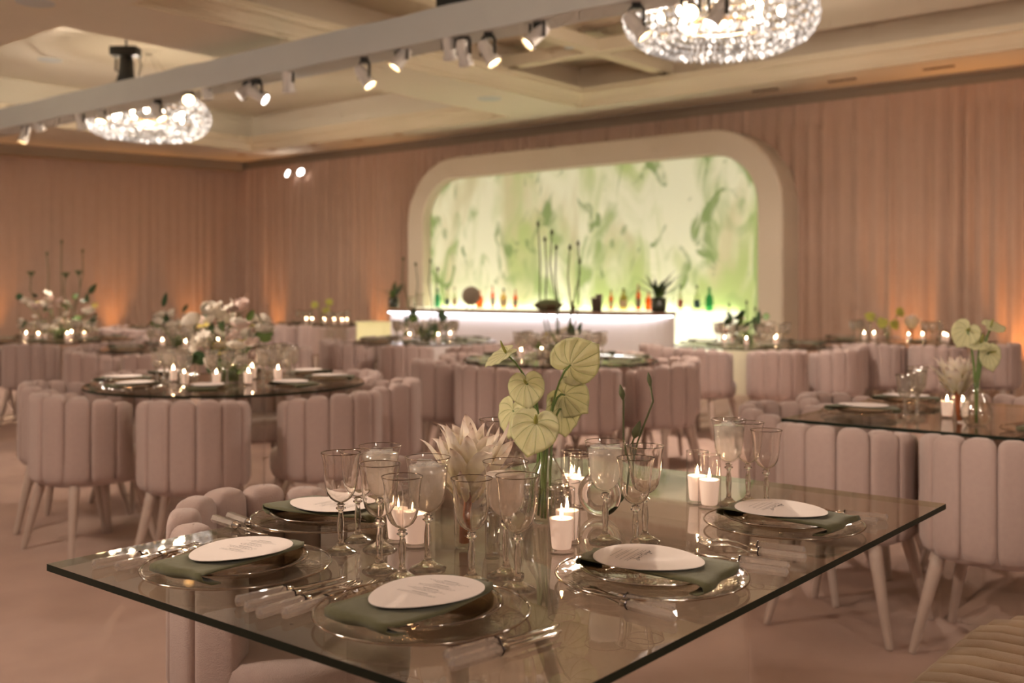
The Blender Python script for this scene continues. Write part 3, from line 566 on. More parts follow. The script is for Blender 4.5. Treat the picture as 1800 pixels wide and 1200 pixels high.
# ------------------------------------------------------------------ crystal chandeliers
def chandelier(c, lab, seed, zc):
    r = random.Random(seed); e = empty('crystal_chandelier', (c.x, c.y, 3.14), 0.3, lab, 'chandelier', 'crystal chandeliers')
    RR = 0.745
    tiers = [(0.60, 0.46), (0.66, 0.41), (0.71, 0.355), (0.735, 0.295), (0.745, 0.235), (0.735, 0.18), (0.71, 0.125), (0.67, 0.08), (0.61, 0.045), (0.545, 0.015)]
    def bead(mb, x, y, z, s): mb.add([(x + s, y, z), (x, y + s, z), (x - s, y, z), (x, y - s, z), (x, y, z + s * 1.2), (x, y, z - s * 1.2)], [(0, 1, 4), (1, 2, 4), (2, 3, 4), (3, 0, 4), (1, 0, 5), (2, 1, 5), (3, 2, 5), (0, 3, 5)])
    for i, (rad, z) in enumerate(tiers):
        mb = MB(); n = int(2 * math.pi * rad / 0.05)
        for k in range(n):
            t = 2 * math.pi * (k + 0.5 * (i % 2)) / n; bead(mb, rad * math.cos(t), rad * math.sin(t), z + r.uniform(-.004, .004), 0.021)
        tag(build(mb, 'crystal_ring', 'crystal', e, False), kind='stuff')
    mb = MB()
    for j, rad in enumerate((0.49, 0.43, 0.37, 0.31, 0.25)):
        n = int(2 * math.pi * rad / 0.045)
        for k in range(n):
            t = 2 * math.pi * k / n + j * 0.05; bead(mb, rad * math.cos(t), rad * math.sin(t), 0.02 + 0.03 * j, 0.018)
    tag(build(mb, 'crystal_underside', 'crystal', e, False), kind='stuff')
    for rad, z in ((0.60, 0.475), (0.735, 0.265), (0.25, 0.15)):
        mb = MB(); mb.tube([(rad * math.cos(t * 0.1309), rad * math.sin(t * 0.1309), z) for t in range(49)], 0.008, 6, caps=False); build(mb, 'frame_ring', 'gold_metal', e)
    mb = MB(); mb.lathe([(0.001, 0.16), (0.2, 0.17), (0.22, 0.19), (0.2, 0.2), (0.001, 0.2)], 24); build(mb, 'centre_plate', 'gold_metal', e)
    for k in range(12):
        t = k * math.pi / 6; mb = MB(); rad = 0.34 + 0.12 * (k % 2); mb.ball((rad * math.cos(t), rad * math.sin(t), 0.26), 0.028, 10, 6, 1.4); build(mb, 'bulb', 'bulb_glow', e)
    for k in range(4):
        t = k * math.pi / 2 + 0.4; mb = MB(); mb.tube([(0.55 * math.cos(t), 0.55 * math.sin(t), 0.47), (0.05 * math.cos(t), 0.05 * math.sin(t), zc - 0.03)], 0.0025, 6); build(mb, 'suspension_rod', 'steel', e)
    mb = MB(); mb.lathe([(0.05, zc - 0.035), (0.08, zc - 0.02), (0.12, zc - 0.006), (0.12, zc)], 20); build(mb, 'canopy', 'ceiling_paint', e)
emis('bulb_glow', (1.0, 0.78, 0.52), 30.0)
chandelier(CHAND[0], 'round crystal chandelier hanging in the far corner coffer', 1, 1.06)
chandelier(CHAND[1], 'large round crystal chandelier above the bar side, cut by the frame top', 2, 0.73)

# ------------------------------------------------------------------ channel-back chair
def superpt(a, hx, hy, p):
    c, s = math.cos(a), math.sin(a); return hx * math.copysign(abs(c) ** (2 / p), c), hy * math.copysign(abs(s) ** (2 / p), s)
def pillow(w, d, z0, z1, seg=24, p=3.8):
    mb = MB(); rows = []; H = w * 0.42
    prof = [(z0, 0.02, .2), (z0 + 0.002, 0.70, .6), (z0 + 0.012, 0.88, .85), (z0 + 0.035, 0.98, 1), (z0 + 0.08, 1, 1), (z1 - H * 1.25, 1, 1)]
    for k in range(1, 7):
        t = k / 6 * math.pi / 2; prof.append((z1 - H + H * math.sin(t) - 0.0, max(0.03, math.cos(t) ** 0.62), max(0.05, math.cos(t) ** 0.5)))
    for z, sx, sy in prof:
        row = []
        for k in range(seg):
            x, y = superpt(2 * math.pi * k / seg, w / 2 * sx, d / 2 * sy, p); row.append((x * (1 - y / 0.205), y, z))   # wedge: wider outside, so neighbours meet
        rows.append(row)
    mb.grid(rows, close=True); return mb
NCH = 9
CHAN = []
for i in range(NCH):
    k = abs(i - (NCH - 1) / 2) / ((NCH - 1) / 2); CHAN.append(pillow(0.1, 0.074, 0.352, 0.765 - 0.045 * k ** 2).mesh('back_channel', 'chair_fabric'))
mb = MB(); rows = []
for z, s in ((0.335, 0.02), (0.335, 0.86), (0.345, 0.94), (0.375, 0.99), (0.43, 1.0), (0.455, 0.985), (0.47, 0.94), (0.478, 0.82), (0.482, 0.5), (0.483, 0.02)):
    rows.append([(x, y + 0.035, z) for x, y in (superpt(2 * math.pi * k / 40, 0.222 * s, 0.262 * s, 2.5) for k in range(40))])
mb.grid(rows, close=True); SEAT = mb.mesh('seat', 'chair_fabric')
def leg_mesh(sx, sy):
    mb = MB(); x, y = 0.15 * sx, 0.15 * sy + 0.02; mb.tube([(x, y, 0.345), (x * 1.05, y * 1.05, 0.3), (x * 1.45, y * 1.4, 0.006), (x * 1.455, y * 1.405, 0.0)], [0.024, 0.023, 0.0125, 0.011], 12); return mb.mesh('leg', 'chair_leg')
LEGS = [leg_mesh(sx, sy) for sx in (-1, 1) for sy in (-1, 1)]
CHT = []
for i in range(NCH):
    a = R(-108 + 27 * i); CHT.append(((0.205 * math.sin(a), -0.205 * math.cos(a) - 0.0, 0), (0, 0, a)))
def chair(loc, face, label, group, skip=()):
    e = empty('channel_back_chair', (loc[0], loc[1], 0), math.atan2(face[1], face[0]) - math.pi / 2, label, 'chair', group); e.scale = (1.05, 1.05, 1.0)
    for m, (l, r) in zip(CHAN, CHT): link('back_channel', m, e, l, r)
    link('seat', SEAT, e)
    for m in LEGS: link('leg', m, e)
    return e
# ------------------------------------------------------------------ tableware masters
def goblet_profile(h, r):
    s = h / 0.2
    bowl = [(0.0045, 0.100), (0.013, 0.1035), (0.022, 0.110), (0.029, 0.121), (0.0325, 0.135), (0.0345, 0.152), (0.0358, 0.172), (0.0375, 0.187), (0.041, 0.2)]
    k = r / 0.041
    return [(x * k, z * s) for x, z in bowl]
def goblet_meshes(h, r, seg=32):
    s = h / 0.2; k = r / 0.041; bp = goblet_profile(h, r)
    inn = [(max(0.0012, x - 0.0011), z + (0.0012 if i_ < 4 else 0.0)) for i_, (x, z) in enumerate(bp)]; b = MB(); b.lathe([(0.001, bp[0][1])] + bp + inn[::-1] + [(0.001, inn[0][1])], seg); bowl = sharp(b.mesh('bowl', 'stem_glass'), 50); b2 = MB(); b2.lathe(bp, seg); bowl_thin = b2.mesh('bowl', 'goblet_glass')
    st = MB(); st.lathe([(0.001, 0.0), (0.033 * k, 0.0), (0.0345 * k, 0.0015), (0.033 * k, 0.003), (0.022 * k, 0.008), (0.012 * k, 0.0135), (0.0058, 0.021), (0.005, 0.032 * s), (0.0068, 0.052 * s), (0.0062, 0.064 * s), (0.0042, 0.080 * s), (0.0046, 0.085 * s), (0.0095, 0.0885 * s), (0.0098, 0.0905 * s), (0.0055, 0.094 * s), (0.0085, 0.0965 * s), (0.0055, 0.0995 * s), (0.001, 0.1 * s)], 10 if seg > 20 else 8); stem = st.mesh('stem', 'stem_glass')
    rm = MB(); rm.tube([(r * math.cos(t * 2 * math.pi / seg), r * math.sin(t * 2 * math.pi / seg), h + 0.0009) for t in range(seg + 1)], 0.0007, 5, caps=False); rim = rm.mesh('rim', 'rim_bronze')
    def fill(level, mat):
        pr = [(max(0.001, x - 0.0017), z + 0.0022) for x, z in bp if z < h * level]; top = pr[-1]; w = MB(); w.lathe([(0.001, pr[0][1])] + pr + [(top[0] * 1.01, h * level), (0.001, h * level)], seg); return w.mesh('drink', mat)
    return bowl, stem, rim, fill(0.93, 'iced_water'), fill(0.90, 'cloudy_drink'), bowl_thin
GOB = {'water': goblet_meshes(0.2, 0.0405), 'wine': goblet_meshes(0.19, 0.0375), 'small': goblet_meshes(0.178, 0.036)}
ICE = MB(); ICE.box(-.011, .011, -.011, .011, -.009, .009); ICEM = ICE.mesh('ice_cube', 'ice', False)
def goblet(loc, kind, label, group, fill=None, rz=0.0):
    e = empty('stemmed_glass', loc, rz, label, 'glass', group); b, s, r, w, c, bt = GOB[kind]
    link('bowl', bt if fill else b, e); link('stem', s, e); link('rim', r, e)
    if fill == 'water':
        link('water', w, e)
        for i in range(4): a = i * 1.7 + rz; link('ice_cube', ICEM, e, (0.016 * math.cos(a), 0.016 * math.sin(a), 0.176 + 0.007 * (i % 2)), (i * 0.7, 0.5 + i, a))
    if fill == 'cloudy': link('drink', c, e)
    return e
def far_goblet_mesh(h, r, water):
    k = r / 0.041; m = MB(); bp = goblet_profile(h, r)
    m.lathe([(0.033 * k, 0.0), (0.03 * k, 0.004), (0.008, 0.012), (0.005, 0.03), (0.0065, 0.055), (0.0045, 0.085), (0.009, 0.09), (0.005, 0.096)] + bp, 12)
    if water: pr = [(max(0.001, x - 0.002), z + 0.001) for x, z in bp if z < h * 0.9]; m.lathe([(0.001, pr[0][1])] + pr + [(0.001, pr[-1][1] + 0.001)], 12, 1)
    m.lathe([(bp[-1][0], h - 0.0015), (bp[-1][0] + 0.0008, h), (bp[-1][0], h + 0.001)], 12, 2)
    return m.mesh('stemmed_glass', ['goblet_far', 'iced_water', 'rim_bronze'])
FARG = {'water': far_goblet_mesh(0.2, 0.0405, True), 'wine': far_goblet_mesh(0.19, 0.0375, False), 'small': far_goblet_mesh(0.178, 0.036, False)}
def lathe_mesh(name, prof, mat, seg=48): m = MB(); m.lathe(prof, seg); return m.mesh(name, mat)
CH_DISC = lathe_mesh('glass_disc', [(0.001, 0.004), (0.105, 0.004), (0.118, 0.005), (0.13, 0.009), (0.15, 0.0125), (0.163, 0.0145)], 'charger_glass', 64)
mb = MB(); mb.tube([(0.1645 * math.cos(t * math.pi / 36), 0.1645 * math.sin(t * math.pi / 36), 0.0142) for t in range(73)], 0.0021, 6, caps=False); CH_RIM = mb.mesh('gold_rim', 'rim_gold_glass')
PL_DISC = lathe_mesh('plate_disc', [(0.001, 0.0), (0.08, 0.0), (0.09, 0.002), (0.105, 0.010), (0.122, 0.016), (0.1235, 0.0175), (0.122, 0.019), (0.104, 0.0135), (0.088, 0.006), (0.001, 0.004)], 'plate_glass', 56)
mb = MB(); mb.tube([(0.1232 * math.cos(t * math.pi / 36), 0.1232 * math.sin(t * math.pi / 36), 0.0178) for t in range(73)], 0.0015, 6, caps=False); PL_RIM = mb.mesh('gold_rim', 'rim_gold_glass')
FCH = lathe_mesh('charger_plate', [(0.001, 0.004), (0.105, 0.004), (0.13, 0.009), (0.163, 0.0145), (0.166, 0.0145), (0.163, 0.0125)], 'charger_far', 28)
def napkin_mesh(seed, n=30):
    r = random.Random(seed); rows = []; wx = 0.074
    path = [(-0.098, 0.006), (-0.116, 0.0075), (-0.129, 0.014), (-0.127, 0.0225), (-0.115, 0.0262), (-0.09, 0.0265), (-0.03, 0.0268), (0.03, 0.0268), (0.09, 0.0265), (0.118, 0.0265), (0.131, 0.022), (0.137, 0.012), (0.13, 0.0068), (0.10, 0.006)]
    for i, (y, z) in enumerate(path):
        tw = 0.012 * math.sin(i * 0.9 + seed); w = wx + 0.006 * math.sin(i * 0.6 + seed * 2)
        if i >= 7: w -= 0.009 * (i - 6)
        rows.append([(w * (k / 4 - 1) + tw * 0.4, y + 0.004 * math.sin(k * 1.3 + seed), z + (0.0012 * math.sin(k * 1.7 + i) if 4 <= i <= 9 else 0.0006 * k % 2)) for k in range(9)])
    mb = MB(); mb.grid(rows); me = mb.mesh('napkin', 'napkin_green'); return me
def add_solid(o, t):
    s = o.modifiers.new('thick', 'SOLIDIFY'); s.thickness = t; s.offset = 0; return o
NAPS = [napkin_mesh(s) for s in (1, 2, 3)]
def egg(n=44, L=0.098, Wd=0.079):
    pts = []
    for k in range(n):
        t = 2 * math.pi * k / n; y = L * math.sin(t); pts.append((Wd * math.cos(t) * (1 + 0.20 * math.sin(t)), y))
    return pts
def egg_mesh(n=44, mat='paper'):
    pts = egg(n); mb = MB(); mb.add([(x, y, 0.0) for x, y in pts] + [(x, y, 0.0011) for x, y in pts], [tuple(range(n - 1, -1, -1)), tuple(range(n, 2 * n))] + [(k, (k + 1) % n, n + (k + 1) % n, n + k) for k in range(n)]); return mb.mesh('menu_card', mat, False)
EGG = egg_mesh(); EGGF = egg_mesh(20)
def print_mesh(seed, name_style):
    """rows of tiny printed words and one line of brush script"""
    r = random.Random(seed); a = MB(); z = 0.00125
    def word(x0, x1, y, h): a.add([(x0, y, z), (x1, y, z), (x1, y + h, z), (x0, y + h, z)], [(0, 1, 2, 3)])
    y = 0.062
    blocks = ((True, 3), (True, 3), (True, 3), (True, 2)) if not name_style else ((False, 1), (False, 2), (False, 1), (False, 2))
    for bold, nl in blocks:
        if bold: word(-0.016, 0.016, y, 0.0016); y -= 0.0052
        for _ in range(nl):
            half = r.uniform(0.02, 0.042); x = -half
            while x < half:
                w = r.uniform(0.003, 0.009); word(x, min(half, x + w), y, 0.0010); x += w + 0.0016
            y -= 0.0044
        y -= 0.0055
    return a.mesh('printed_text', 'ink', False)
TXT = [print_mesh(1, False), print_mesh(2, False), print_mesh(3, True)]
def stroke(mb, pts, w=0.0005, z=0.0013):
    for (x0, y0), (x1, y1) in zip(pts, pts[1:]):
        d = Vector((x1 - x0, y1 - y0, 0)); n_ = Vector((-d.y, d.x, 0)).normalized() * w
        p, q = Vector((x0, y0, z)), Vector((x1, y1, z)); mb.add([p - n_, q - n_, q + n_, p + n_], [(0, 1, 2, 3)])
def script_mesh():
    """handwritten place name, looping brush letters"""
    mb = MB()
    def S(pts, x, s=1.0): stroke(mb, [(x + px * s, py * s) for px, py in pts], 0.00055)
    x = -0.032
    S([(0.004, .012), (0.008, .0125), (0.007, 0), (0.003, -.006), (-.001, -.004), (0.004, 0.001)], x)
    S([(0.009, .002), (0.012, .005), (0.0135, .003), (0.011, 0), (0.014, 0), (0.017, .004)], x)
    S([(0.017, .005), (0.0175, 0), (0.02, .005), (0.0225, .004), (0.023, 0), (0.026, .002)], x)
    S([(0.032, .012), (0.031, 0)], x); S([(0.031, .006), (0.040, .007)], x); S([(0.041, .012), (0.039, 0), (0.041, -.001)], x)
    S([(0.046, .005), (0.043, .002), (0.045, 0), (0.048, .003), (0.046, .005)], x); S([(0.05, .005), (0.0515, .001), (0.0545, .005), (0.0525, -.005), (0.049, -.007), (0.052, -.001)], x)
    S([(0.055, .002), (0.058, .004), (0.0585, .002), (0.056, 0), (0.06, .001)], x); S([(0.061, .005), (0.0615, 0), (0.0635, .005), (0.067, .005)], x)
    return mb.mesh('handwritten_name', 'ink_dark', False)
SCRIPT = script_mesh()
def candle_meshes():
    g = MB(); g.lathe([(0.001, 0.004), (0.0235, 0.004)], 28); g.lathe([(0.001, 0.0), (0.0245, 0.0), (0.026, 0.002), (0.026, 0.123)], 28)
    ri = MB(); ri.tube([(0.0255 * math.cos(t * math.pi / 14), 0.0255 * math.sin(t * math.pi / 14), 0.123) for t in range(29)], 0.0009, 5, caps=False)
    wx = MB(); wx.lathe([(0.001, 0.009), (0.0175, 0.009), (0.0185, 0.011), (0.0232, 0.064), (0.0228, 0.0665), (0.017, 0.065), (0.008, 0.063), (0.001, 0.063)], 28)
    wk = MB(); wk.tube([(0, 0, 0.062), (0.0005, 0, 0.067), (0.0012, 0, 0.0715)], 0.0007, 5)
    fm = MB(); fm.lathe([(0.0005, 0.068), (0.0024, 0.0705), (0.0031, 0.0735), (0.0026, 0.078), (0.0015, 0.083), (0.0004, 0.0885)], 12)
    return g.mesh('glass_cup', 'candle_glass'), ri.mesh('cup_rim', 'rim_clear'), wx.mesh('wax', 'wax'), wk.mesh('wick', 'wick'), fm.mesh('flame', 'flame')
CAND = candle_meshes()
def candle(loc, label, group, s=1.0):
    e = empty('votive_candle', loc, 0, label, 'candle', group)
    for n_, m in zip(('glass_cup', 'cup_rim', 'wax', 'wick', 'flame'), CAND): link(n_, m, e, scale=s)
    return e
def charger(loc, rz, label, group, far=False):
    if far: o = link('charger_plate', FCH, None, loc, (0, 0, rz)); return tag(o, label, 'charger plate', group)
    e = empty('charger_plate', loc, rz, label, 'charger plate', group); link('glass_disc', CH_DISC, e); link('gold_rim', CH_RIM, e); return e
def plate(loc, rz, label, group):
    e = empty('dinner_plate', loc, rz, label, 'plate', group); link('plate_disc', PL_DISC, e); link('gold_rim', PL_RIM, e); return e
def napkin(loc, rz, label, group, k=0):
    o = link('napkin', NAPS[k % 3], None, loc, (0, 0, rz)); add_solid(o, 0.0028); return tag(o, label, 'napkin', group)
def menu(loc, rz, label, group, txt=None, script=False, tilt=(0, 0), far=False):
    if far: o = link('menu_card', EGGF, None, loc, (0, 0, rz)); return tag(o, label, 'menu card', group)
    o = tag(link('menu_card', EGG, None, loc, (tilt[0], tilt[1], rz)), label, 'menu card', group)
    if txt is not None: link('printed_text', TXT[txt], o)
    if script: link('handwritten_name', SCRIPT, o, (0.004, 0.012 if txt == 2 else -0.05, 0), (0, 0, 0))
    return o
# cutlery: +y points from the handle end to the tip, total length 0.2
def handle_meshes():
    h = MB(); h.lathe([(0.001, -0.004), (0.0092, 0.0), (0.0092, 0.010), (0.0088, 0.085)], 6); h.lathe([(0.0088, 0.085), (0.001, 0.0855)], 6)
    f = MB(); f.lathe([(0.0088, 0.0855), (0.009, 0.088), (0.0065, 0.09), (0.0055, 0.10), (0.0045, 0.102)], 12)
    return h, f
def rot_y(mb):
    mb.v = [(x, z, y + 0.0) for x, y, z in mb.v]; mb.f = [tuple(reversed(f)) for f in mb.f]; return mb
hh, ff = handle_meshes(); HANDLE = rot_y(hh).mesh('handle', 'handle_acrylic', False); FERR = rot_y(ff).mesh('ferrule', 'steel'); bb_ = MB(); bb_.lathe([(0.0091, 0.0855), (0.0093, 0.0868), (0.0091, 0.088)], 12); BAND = rot_y(bb_).mesh('dark_band', 'dark_ferrule')
def fork_head():
    mb = MB(); zc = lambda y: -0.001 + 0.008 * math.sin((y - 0.1) / 0.1 * math.pi) - 0.004
    rows = []
    for y, w in ((0.1, 0.0035), (0.125, 0.0028), (0.145, 0.004), (0.153, 0.009), (0.16, 0.0112), (0.168, 0.0115)): rows.append([(-w, y, zc(y)), (0, y, zc(y) - 0.001), (w, y, zc(y))])
    mb.grid(rows)
    for k in range(4):
        x = -0.0095 + k * 0.00633; mb.grid([[(x - 0.0016, 0.1675, zc(0.1675)), (x + 0.0016, 0.1675, zc(0.1675))], [(x - 0.0014, 0.185, zc(0.185) + 0.001), (x + 0.0014, 0.185, zc(0.185) + 0.001)], [(x - 0.0007, 0.206, 0.004), (x + 0.0007, 0.206, 0.004)]])
    return mb.mesh('fork_head', 'steel')
def knife_blade():
    mb = MB(); rows = []
    for y, x0, x1 in ((0.1, -0.004, 0.004), (0.112, -0.004, 0.0045), (0.118, -0.004, 0.0085), (0.16, -0.0045, 0.0092), (0.19, -0.004, 0.0075), (0.203, -0.003, 0.003), (0.208, -0.0025, -0.0015)): rows.append([(x0, y, -0.0005), (x1, y, -0.0005)])
    mb.grid(rows); return mb.mesh('blade', 'steel')
FORKH, BLADE = fork_head(), knife_blade()
def cutlery(kind, p0, p1, label, group):
    d = p1 - p0; e = empty(kind, (p0.x, p0.y, p0.z), math.atan2(d.y, d.x) - math.pi / 2, label, kind, group)
    link('handle', HANDLE, e, (0, 0, 0.0088)); link('dark_band', BAND, link('ferrule', FERR, e, (0, 0, 0.0088)))
    add_solid(link('fork_head' if kind == 'fork' else 'blade', FORKH if kind == 'fork' else BLADE, e, (0, 0, 0.0088)), 0.0016)
# ------------------------------------------------------------------ glass tables
TT = 0.75
def rect_table(origin, sa, sb, label, base=0.3):
    """origin: centre of the top; sa, sb: sizes along the room axes"""
    e = empty('glass_table', (origin.x, origin.y, 0), PR, label, 'table')
    mb = MB(); x, y = sa / 2, sb / 2
    mb.add([(-x, -y, TT), (x, -y, TT), (x, y, TT), (-x, y, TT)], [(0, 1, 2, 3)]); link('glass_top', mb.mesh('glass_top', 'table_glass', False), e)
    t = 0.013; co = [(-x, -y), (x, -y), (x, y), (-x, y)]
    for k in range(4):
        (xa, ya), (xb, yb) = co[k], co[(k + 1) % 4]; mb = MB(); mb.add([(xa, ya, TT - t), (xb, yb, TT - t), (xb, yb, TT - 0.0004), (xa, ya, TT - 0.0004)], [(0, 1, 2, 3)])
        link('polished_edge', mb.mesh('polished_edge', 'table_edge' if k < 2 else 'table_edge_clear', False), e)  # same glass: the dark look into the slab is coloured onto camera-side edges only
    for k in range(4):
        mb = MB(); mb.box(-base, base, base - 0.012, base, 0, TT - 0.013); link('acrylic_panel', mb.mesh('acrylic_panel', 'acrylic', False), e, rot=(0, 0, k * math.pi / 2))
    return e
def round_table(c, r, label):
    e = empty('glass_table', (c.x, c.y, 0), 0, label, 'table')
    mb = MB(); n = 72; mb.add([(r * math.cos(2 * math.pi * k / n), r * math.sin(2 * math.pi * k / n), TT) for k in range(n)], [tuple(range(n))]); link('glass_top', mb.mesh('glass_top', 'table_glass', False), e)
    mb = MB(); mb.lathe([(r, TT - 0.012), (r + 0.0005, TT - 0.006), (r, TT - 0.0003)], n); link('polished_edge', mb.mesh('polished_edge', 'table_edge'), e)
    mb = MB(); mb.lathe([(0.001, 0.0), (0.28, 0.0), (0.28, 0.012), (0.2, 0.014), (0.2, TT - 0.013)], 28); link('acrylic_drum', mb.mesh('acrylic_drum', 'acrylic'), e)
    return e

# ------------------------------------------------------------------ flowers
def heart_mesh(mat, n=48, rings=9):
    prof = [(0, 1.22), (7, 1.12), (22, 1.02), (50, 0.94), (80, 0.86), (110, 0.79), (140, 0.70), (160, 0.56), (172, 0.40), (180, 0.30)]
    def rad(a):
        a = abs((a + 180) % 360 - 180)
        for (a0, r0), (a1, r1) in zip(prof, prof[1:]):
            if a <= a1: t = (a - a0) / (a1 - a0); return r0 + (r1 - r0) * (t * t * (3 - 2 * t) if a0 > 30 else t)
        return prof[-1][1]
    mb = MB(); rows = []; uvs = []
    for i in range(rings + 1):
        p = max(0.004, i / rings); row = []; uv = []
        for k in range(n + 1):
            a = -180 + 360 * k / n; r = rad(a) * p; x, y = r * math.sin(R(a)), r * math.cos(R(a))
            q = math.cos((R(a) - 0.75 * math.sin(R(a) + math.pi) * p) * 9)                                            # quilted between the veins
            z = 0.16 * p * p - 0.10 * p ** 4 - 0.10 * max(0, y) ** 2 + 0.05 * p * (1 - q) * 0.5 - 0.16 * max(0, -y) ** 1.5 + 0.03 * math.sin(R(a) * 3 + 1) * p * p
            row.append((x, y, z)); uv.append((k / n, p))
        rows.append(row); uvs.append(uv)
    mb.grid(rows, uvs=uvs); return mb.mesh('spathe', mat)
HEART = {m: heart_mesh(m) for m in ('spathe', 'spathe_lime')}
mb = MB(); mb.tube([(0, 0.0, 0.0), (0, -0.02, 0.10), (0, -0.03, 0.30), (0, -0.05, 0.55), (0, -0.08, 0.72)], [0.03, 0.075, 0.075, 0.055, 0.02], 10); SPADIX = mb.mesh('spadix', 'spadix')
def frame_of(pos, tip, normal, s):
    z = Vector(normal).normalized(); y = Vector(tip); y = (y - z * y.dot(z)).normalized(); x = y.cross(z)
    m = Matrix((x, y, z)).transposed().to_4x4() @ Matrix.Diagonal((s, s, s, 1)); m.translation = pos; return m
def bez(p0, p1, p2, n=8):
    return [p0.lerp(p1, t / n).lerp(p1.lerp(p2, t / n), t / n) for t in range(n + 1)]
def anthurium(base, mid, pos, tip, normal, s, mat, label, group, spad=True, r=0.003):
    e = empty('anthurium_flower', base, 0, label, 'flower', group); base = Vector(base); pos = Vector(pos)
    o = link('spathe', HEART[mat], e); o.matrix_local = Matrix.Translation(-base) @ frame_of(pos, tip, normal, s); add_solid(o, 0.018)
    if spad: o = link('spadix', SPADIX, e); o.matrix_local = Matrix.Translation(-base) @ frame_of(pos, tip, normal, s)
    mb = MB(); mb.tube([p - base for p in bez(base, Vector(mid), pos + Vector(normal).normalized() * 0.001)], [r * 1.25] * 5 + [r] * 4, 8); build(mb, 'stem', 'stem_green', e)
    return e
PETALS = [leaf_mesh('petal', 'protea_petal', 0.10, 0.034, b_, 10, True, tc_) for b_, tc_ in ((0.02, -1.0), (0.10, 0.8), (-0.06, -3.0), (0.05, 0.0))]
def protea(base, label, s=1.0, seed=4, tilt=(0, 0), stem_l=0.11):
    r = random.Random(seed); e = empty('protea_flower', base, 0, label, 'flower')
    for ring, (n, el, ln, rr, zz) in enumerate(((7, 80, 0.9, 0.014, 0.03), (9, 67, 1.1, 0.02, 0.015), (10, 55, 1.15, 0.024, 0.0), (9, 50, 0.8, 0.024, -0.012), (7, 48, 0.5, 0.018, -0.02))):
        for k in range(n):
            a = 2 * math.pi * (k + 0.5 * (ring % 2)) / n + r.uniform(-.12, .12); m = PETALS[r.randrange(4)]
            o = link('petal', m, e, (s * rr * math.cos(a), s * rr * math.sin(a), s * (stem_l + zz)), (0, 0, 0), s * ln * r.uniform(0.85, 1.12))
            o.rotation_euler = (Matrix.Rotation(a - math.pi / 2, 4, 'Z') @ Matrix.Rotation(R(el) + r.uniform(-.12, .12), 4, 'X')).to_euler()
    mb = MB(); mb.lathe([(0.02, 0.0), (0.026, 0.03), (0.024, 0.055), (0.012, 0.075), (0.001, 0.085)], 16, off=(0, 0, stem_l)); o = build(mb, 'filament_dome', 'protea_filament', e); o.scale = (s,) * 3
    mb = MB()
    for k in range(90):
        a = k * 2.4; q = 0.024 * math.sqrt(k / 90); z = stem_l + 0.085 - q * 1.2; mb.tube([(q * math.cos(a), q * math.sin(a), z - 0.03), (q * 1.3 * math.cos(a), q * 1.3 * math.sin(a), z + 0.01)], 0.0008, 4)
    o = build(mb, 'filaments', 'protea_filament', e); o.scale = (s,) * 3; tag(o, kind='stuff')
    mb = MB(); mb.tube([(0.002, 0, 0.006), (-0.002, 0.001, stem_l * 0.5), (0, 0, stem_l * 0.8), (0, 0, stem_l)], [0.0095, 0.0085, 0.0085, 0.018], 10); o = build(mb, 'stem', 'bark_red', e); o.scale = (s,) * 3
    e.rotation_euler = (tilt[0], tilt[1], 0); return e
def rose_mesh(mat):
    mb = MB(); mb.ball((0, 0, 0.0), 0.55, 10, 6)
    for n, rad, tilt in ((4, 0.6, 0.15), (5, 0.8, 0.45), (6, 1.0, 0.85)):
        for k in range(n):
            a = 2 * math.pi * k / n + rad * 3; rows = []
            for i in range(5):
                t = i / 4; h = -0.5 + 1.15 * t * (1 - 0.35 * tilt); rr = rad * (0.35 + 0.65 * math.sin(min(1, t * 1.1) * 1.5)) + 0.15 * tilt * t * t
                rows.append([(rr * math.cos(a + (j - 2) * 0.28), rr * math.sin(a + (j - 2) * 0.28), h - 0.06 * (j - 2) ** 2 * t) for j in range(5)])
            mb.grid(rows)
    return mb.mesh('bloom', mat)
ROSE = [rose_mesh('rose_white'), rose_mesh('rose_blush'), rose_mesh('bloom_yellow')]
def orchid_mesh(mat):
    mb = MB()
    for k in range(5):
        a = 2 * math.pi * k / 5; rows = []
        for i in range(5):
            t = i / 4; w = 0.36 * math.sin(math.pi * (0.12 + 0.86 * t)); rows.append([((t * math.cos(a) - j * w * math.sin(a)), (t * math.sin(a) + j * w * math.cos(a)), 0.2 * t * t + 0.05 * abs(j)) for j in (-1, 0, 1)])
        mb.grid(rows)
    mb.ball((0, 0, 0.08), 0.16, 8, 5); return mb.mesh('bloom', mat)
ORCH = [orchid_mesh('rose_white'), orchid_mesh('bloom_yellow')]
mb = MB(); rows = []
for i in range(4): rows.append([((i / 3 + 0.001) * math.cos(R(k * 15)) * (1 - 0.25 * (k == 0)), (i / 3 + 0.001) * math.sin(R(k * 15)), 0.12 * (i / 3) ** 2) for k in range(24)])
mb.grid(rows, close=True); PAD_D = mb.mesh('leaf', 'leaf_dark'); PAD_M = mb.mesh('leaf', 'leaf_mid')
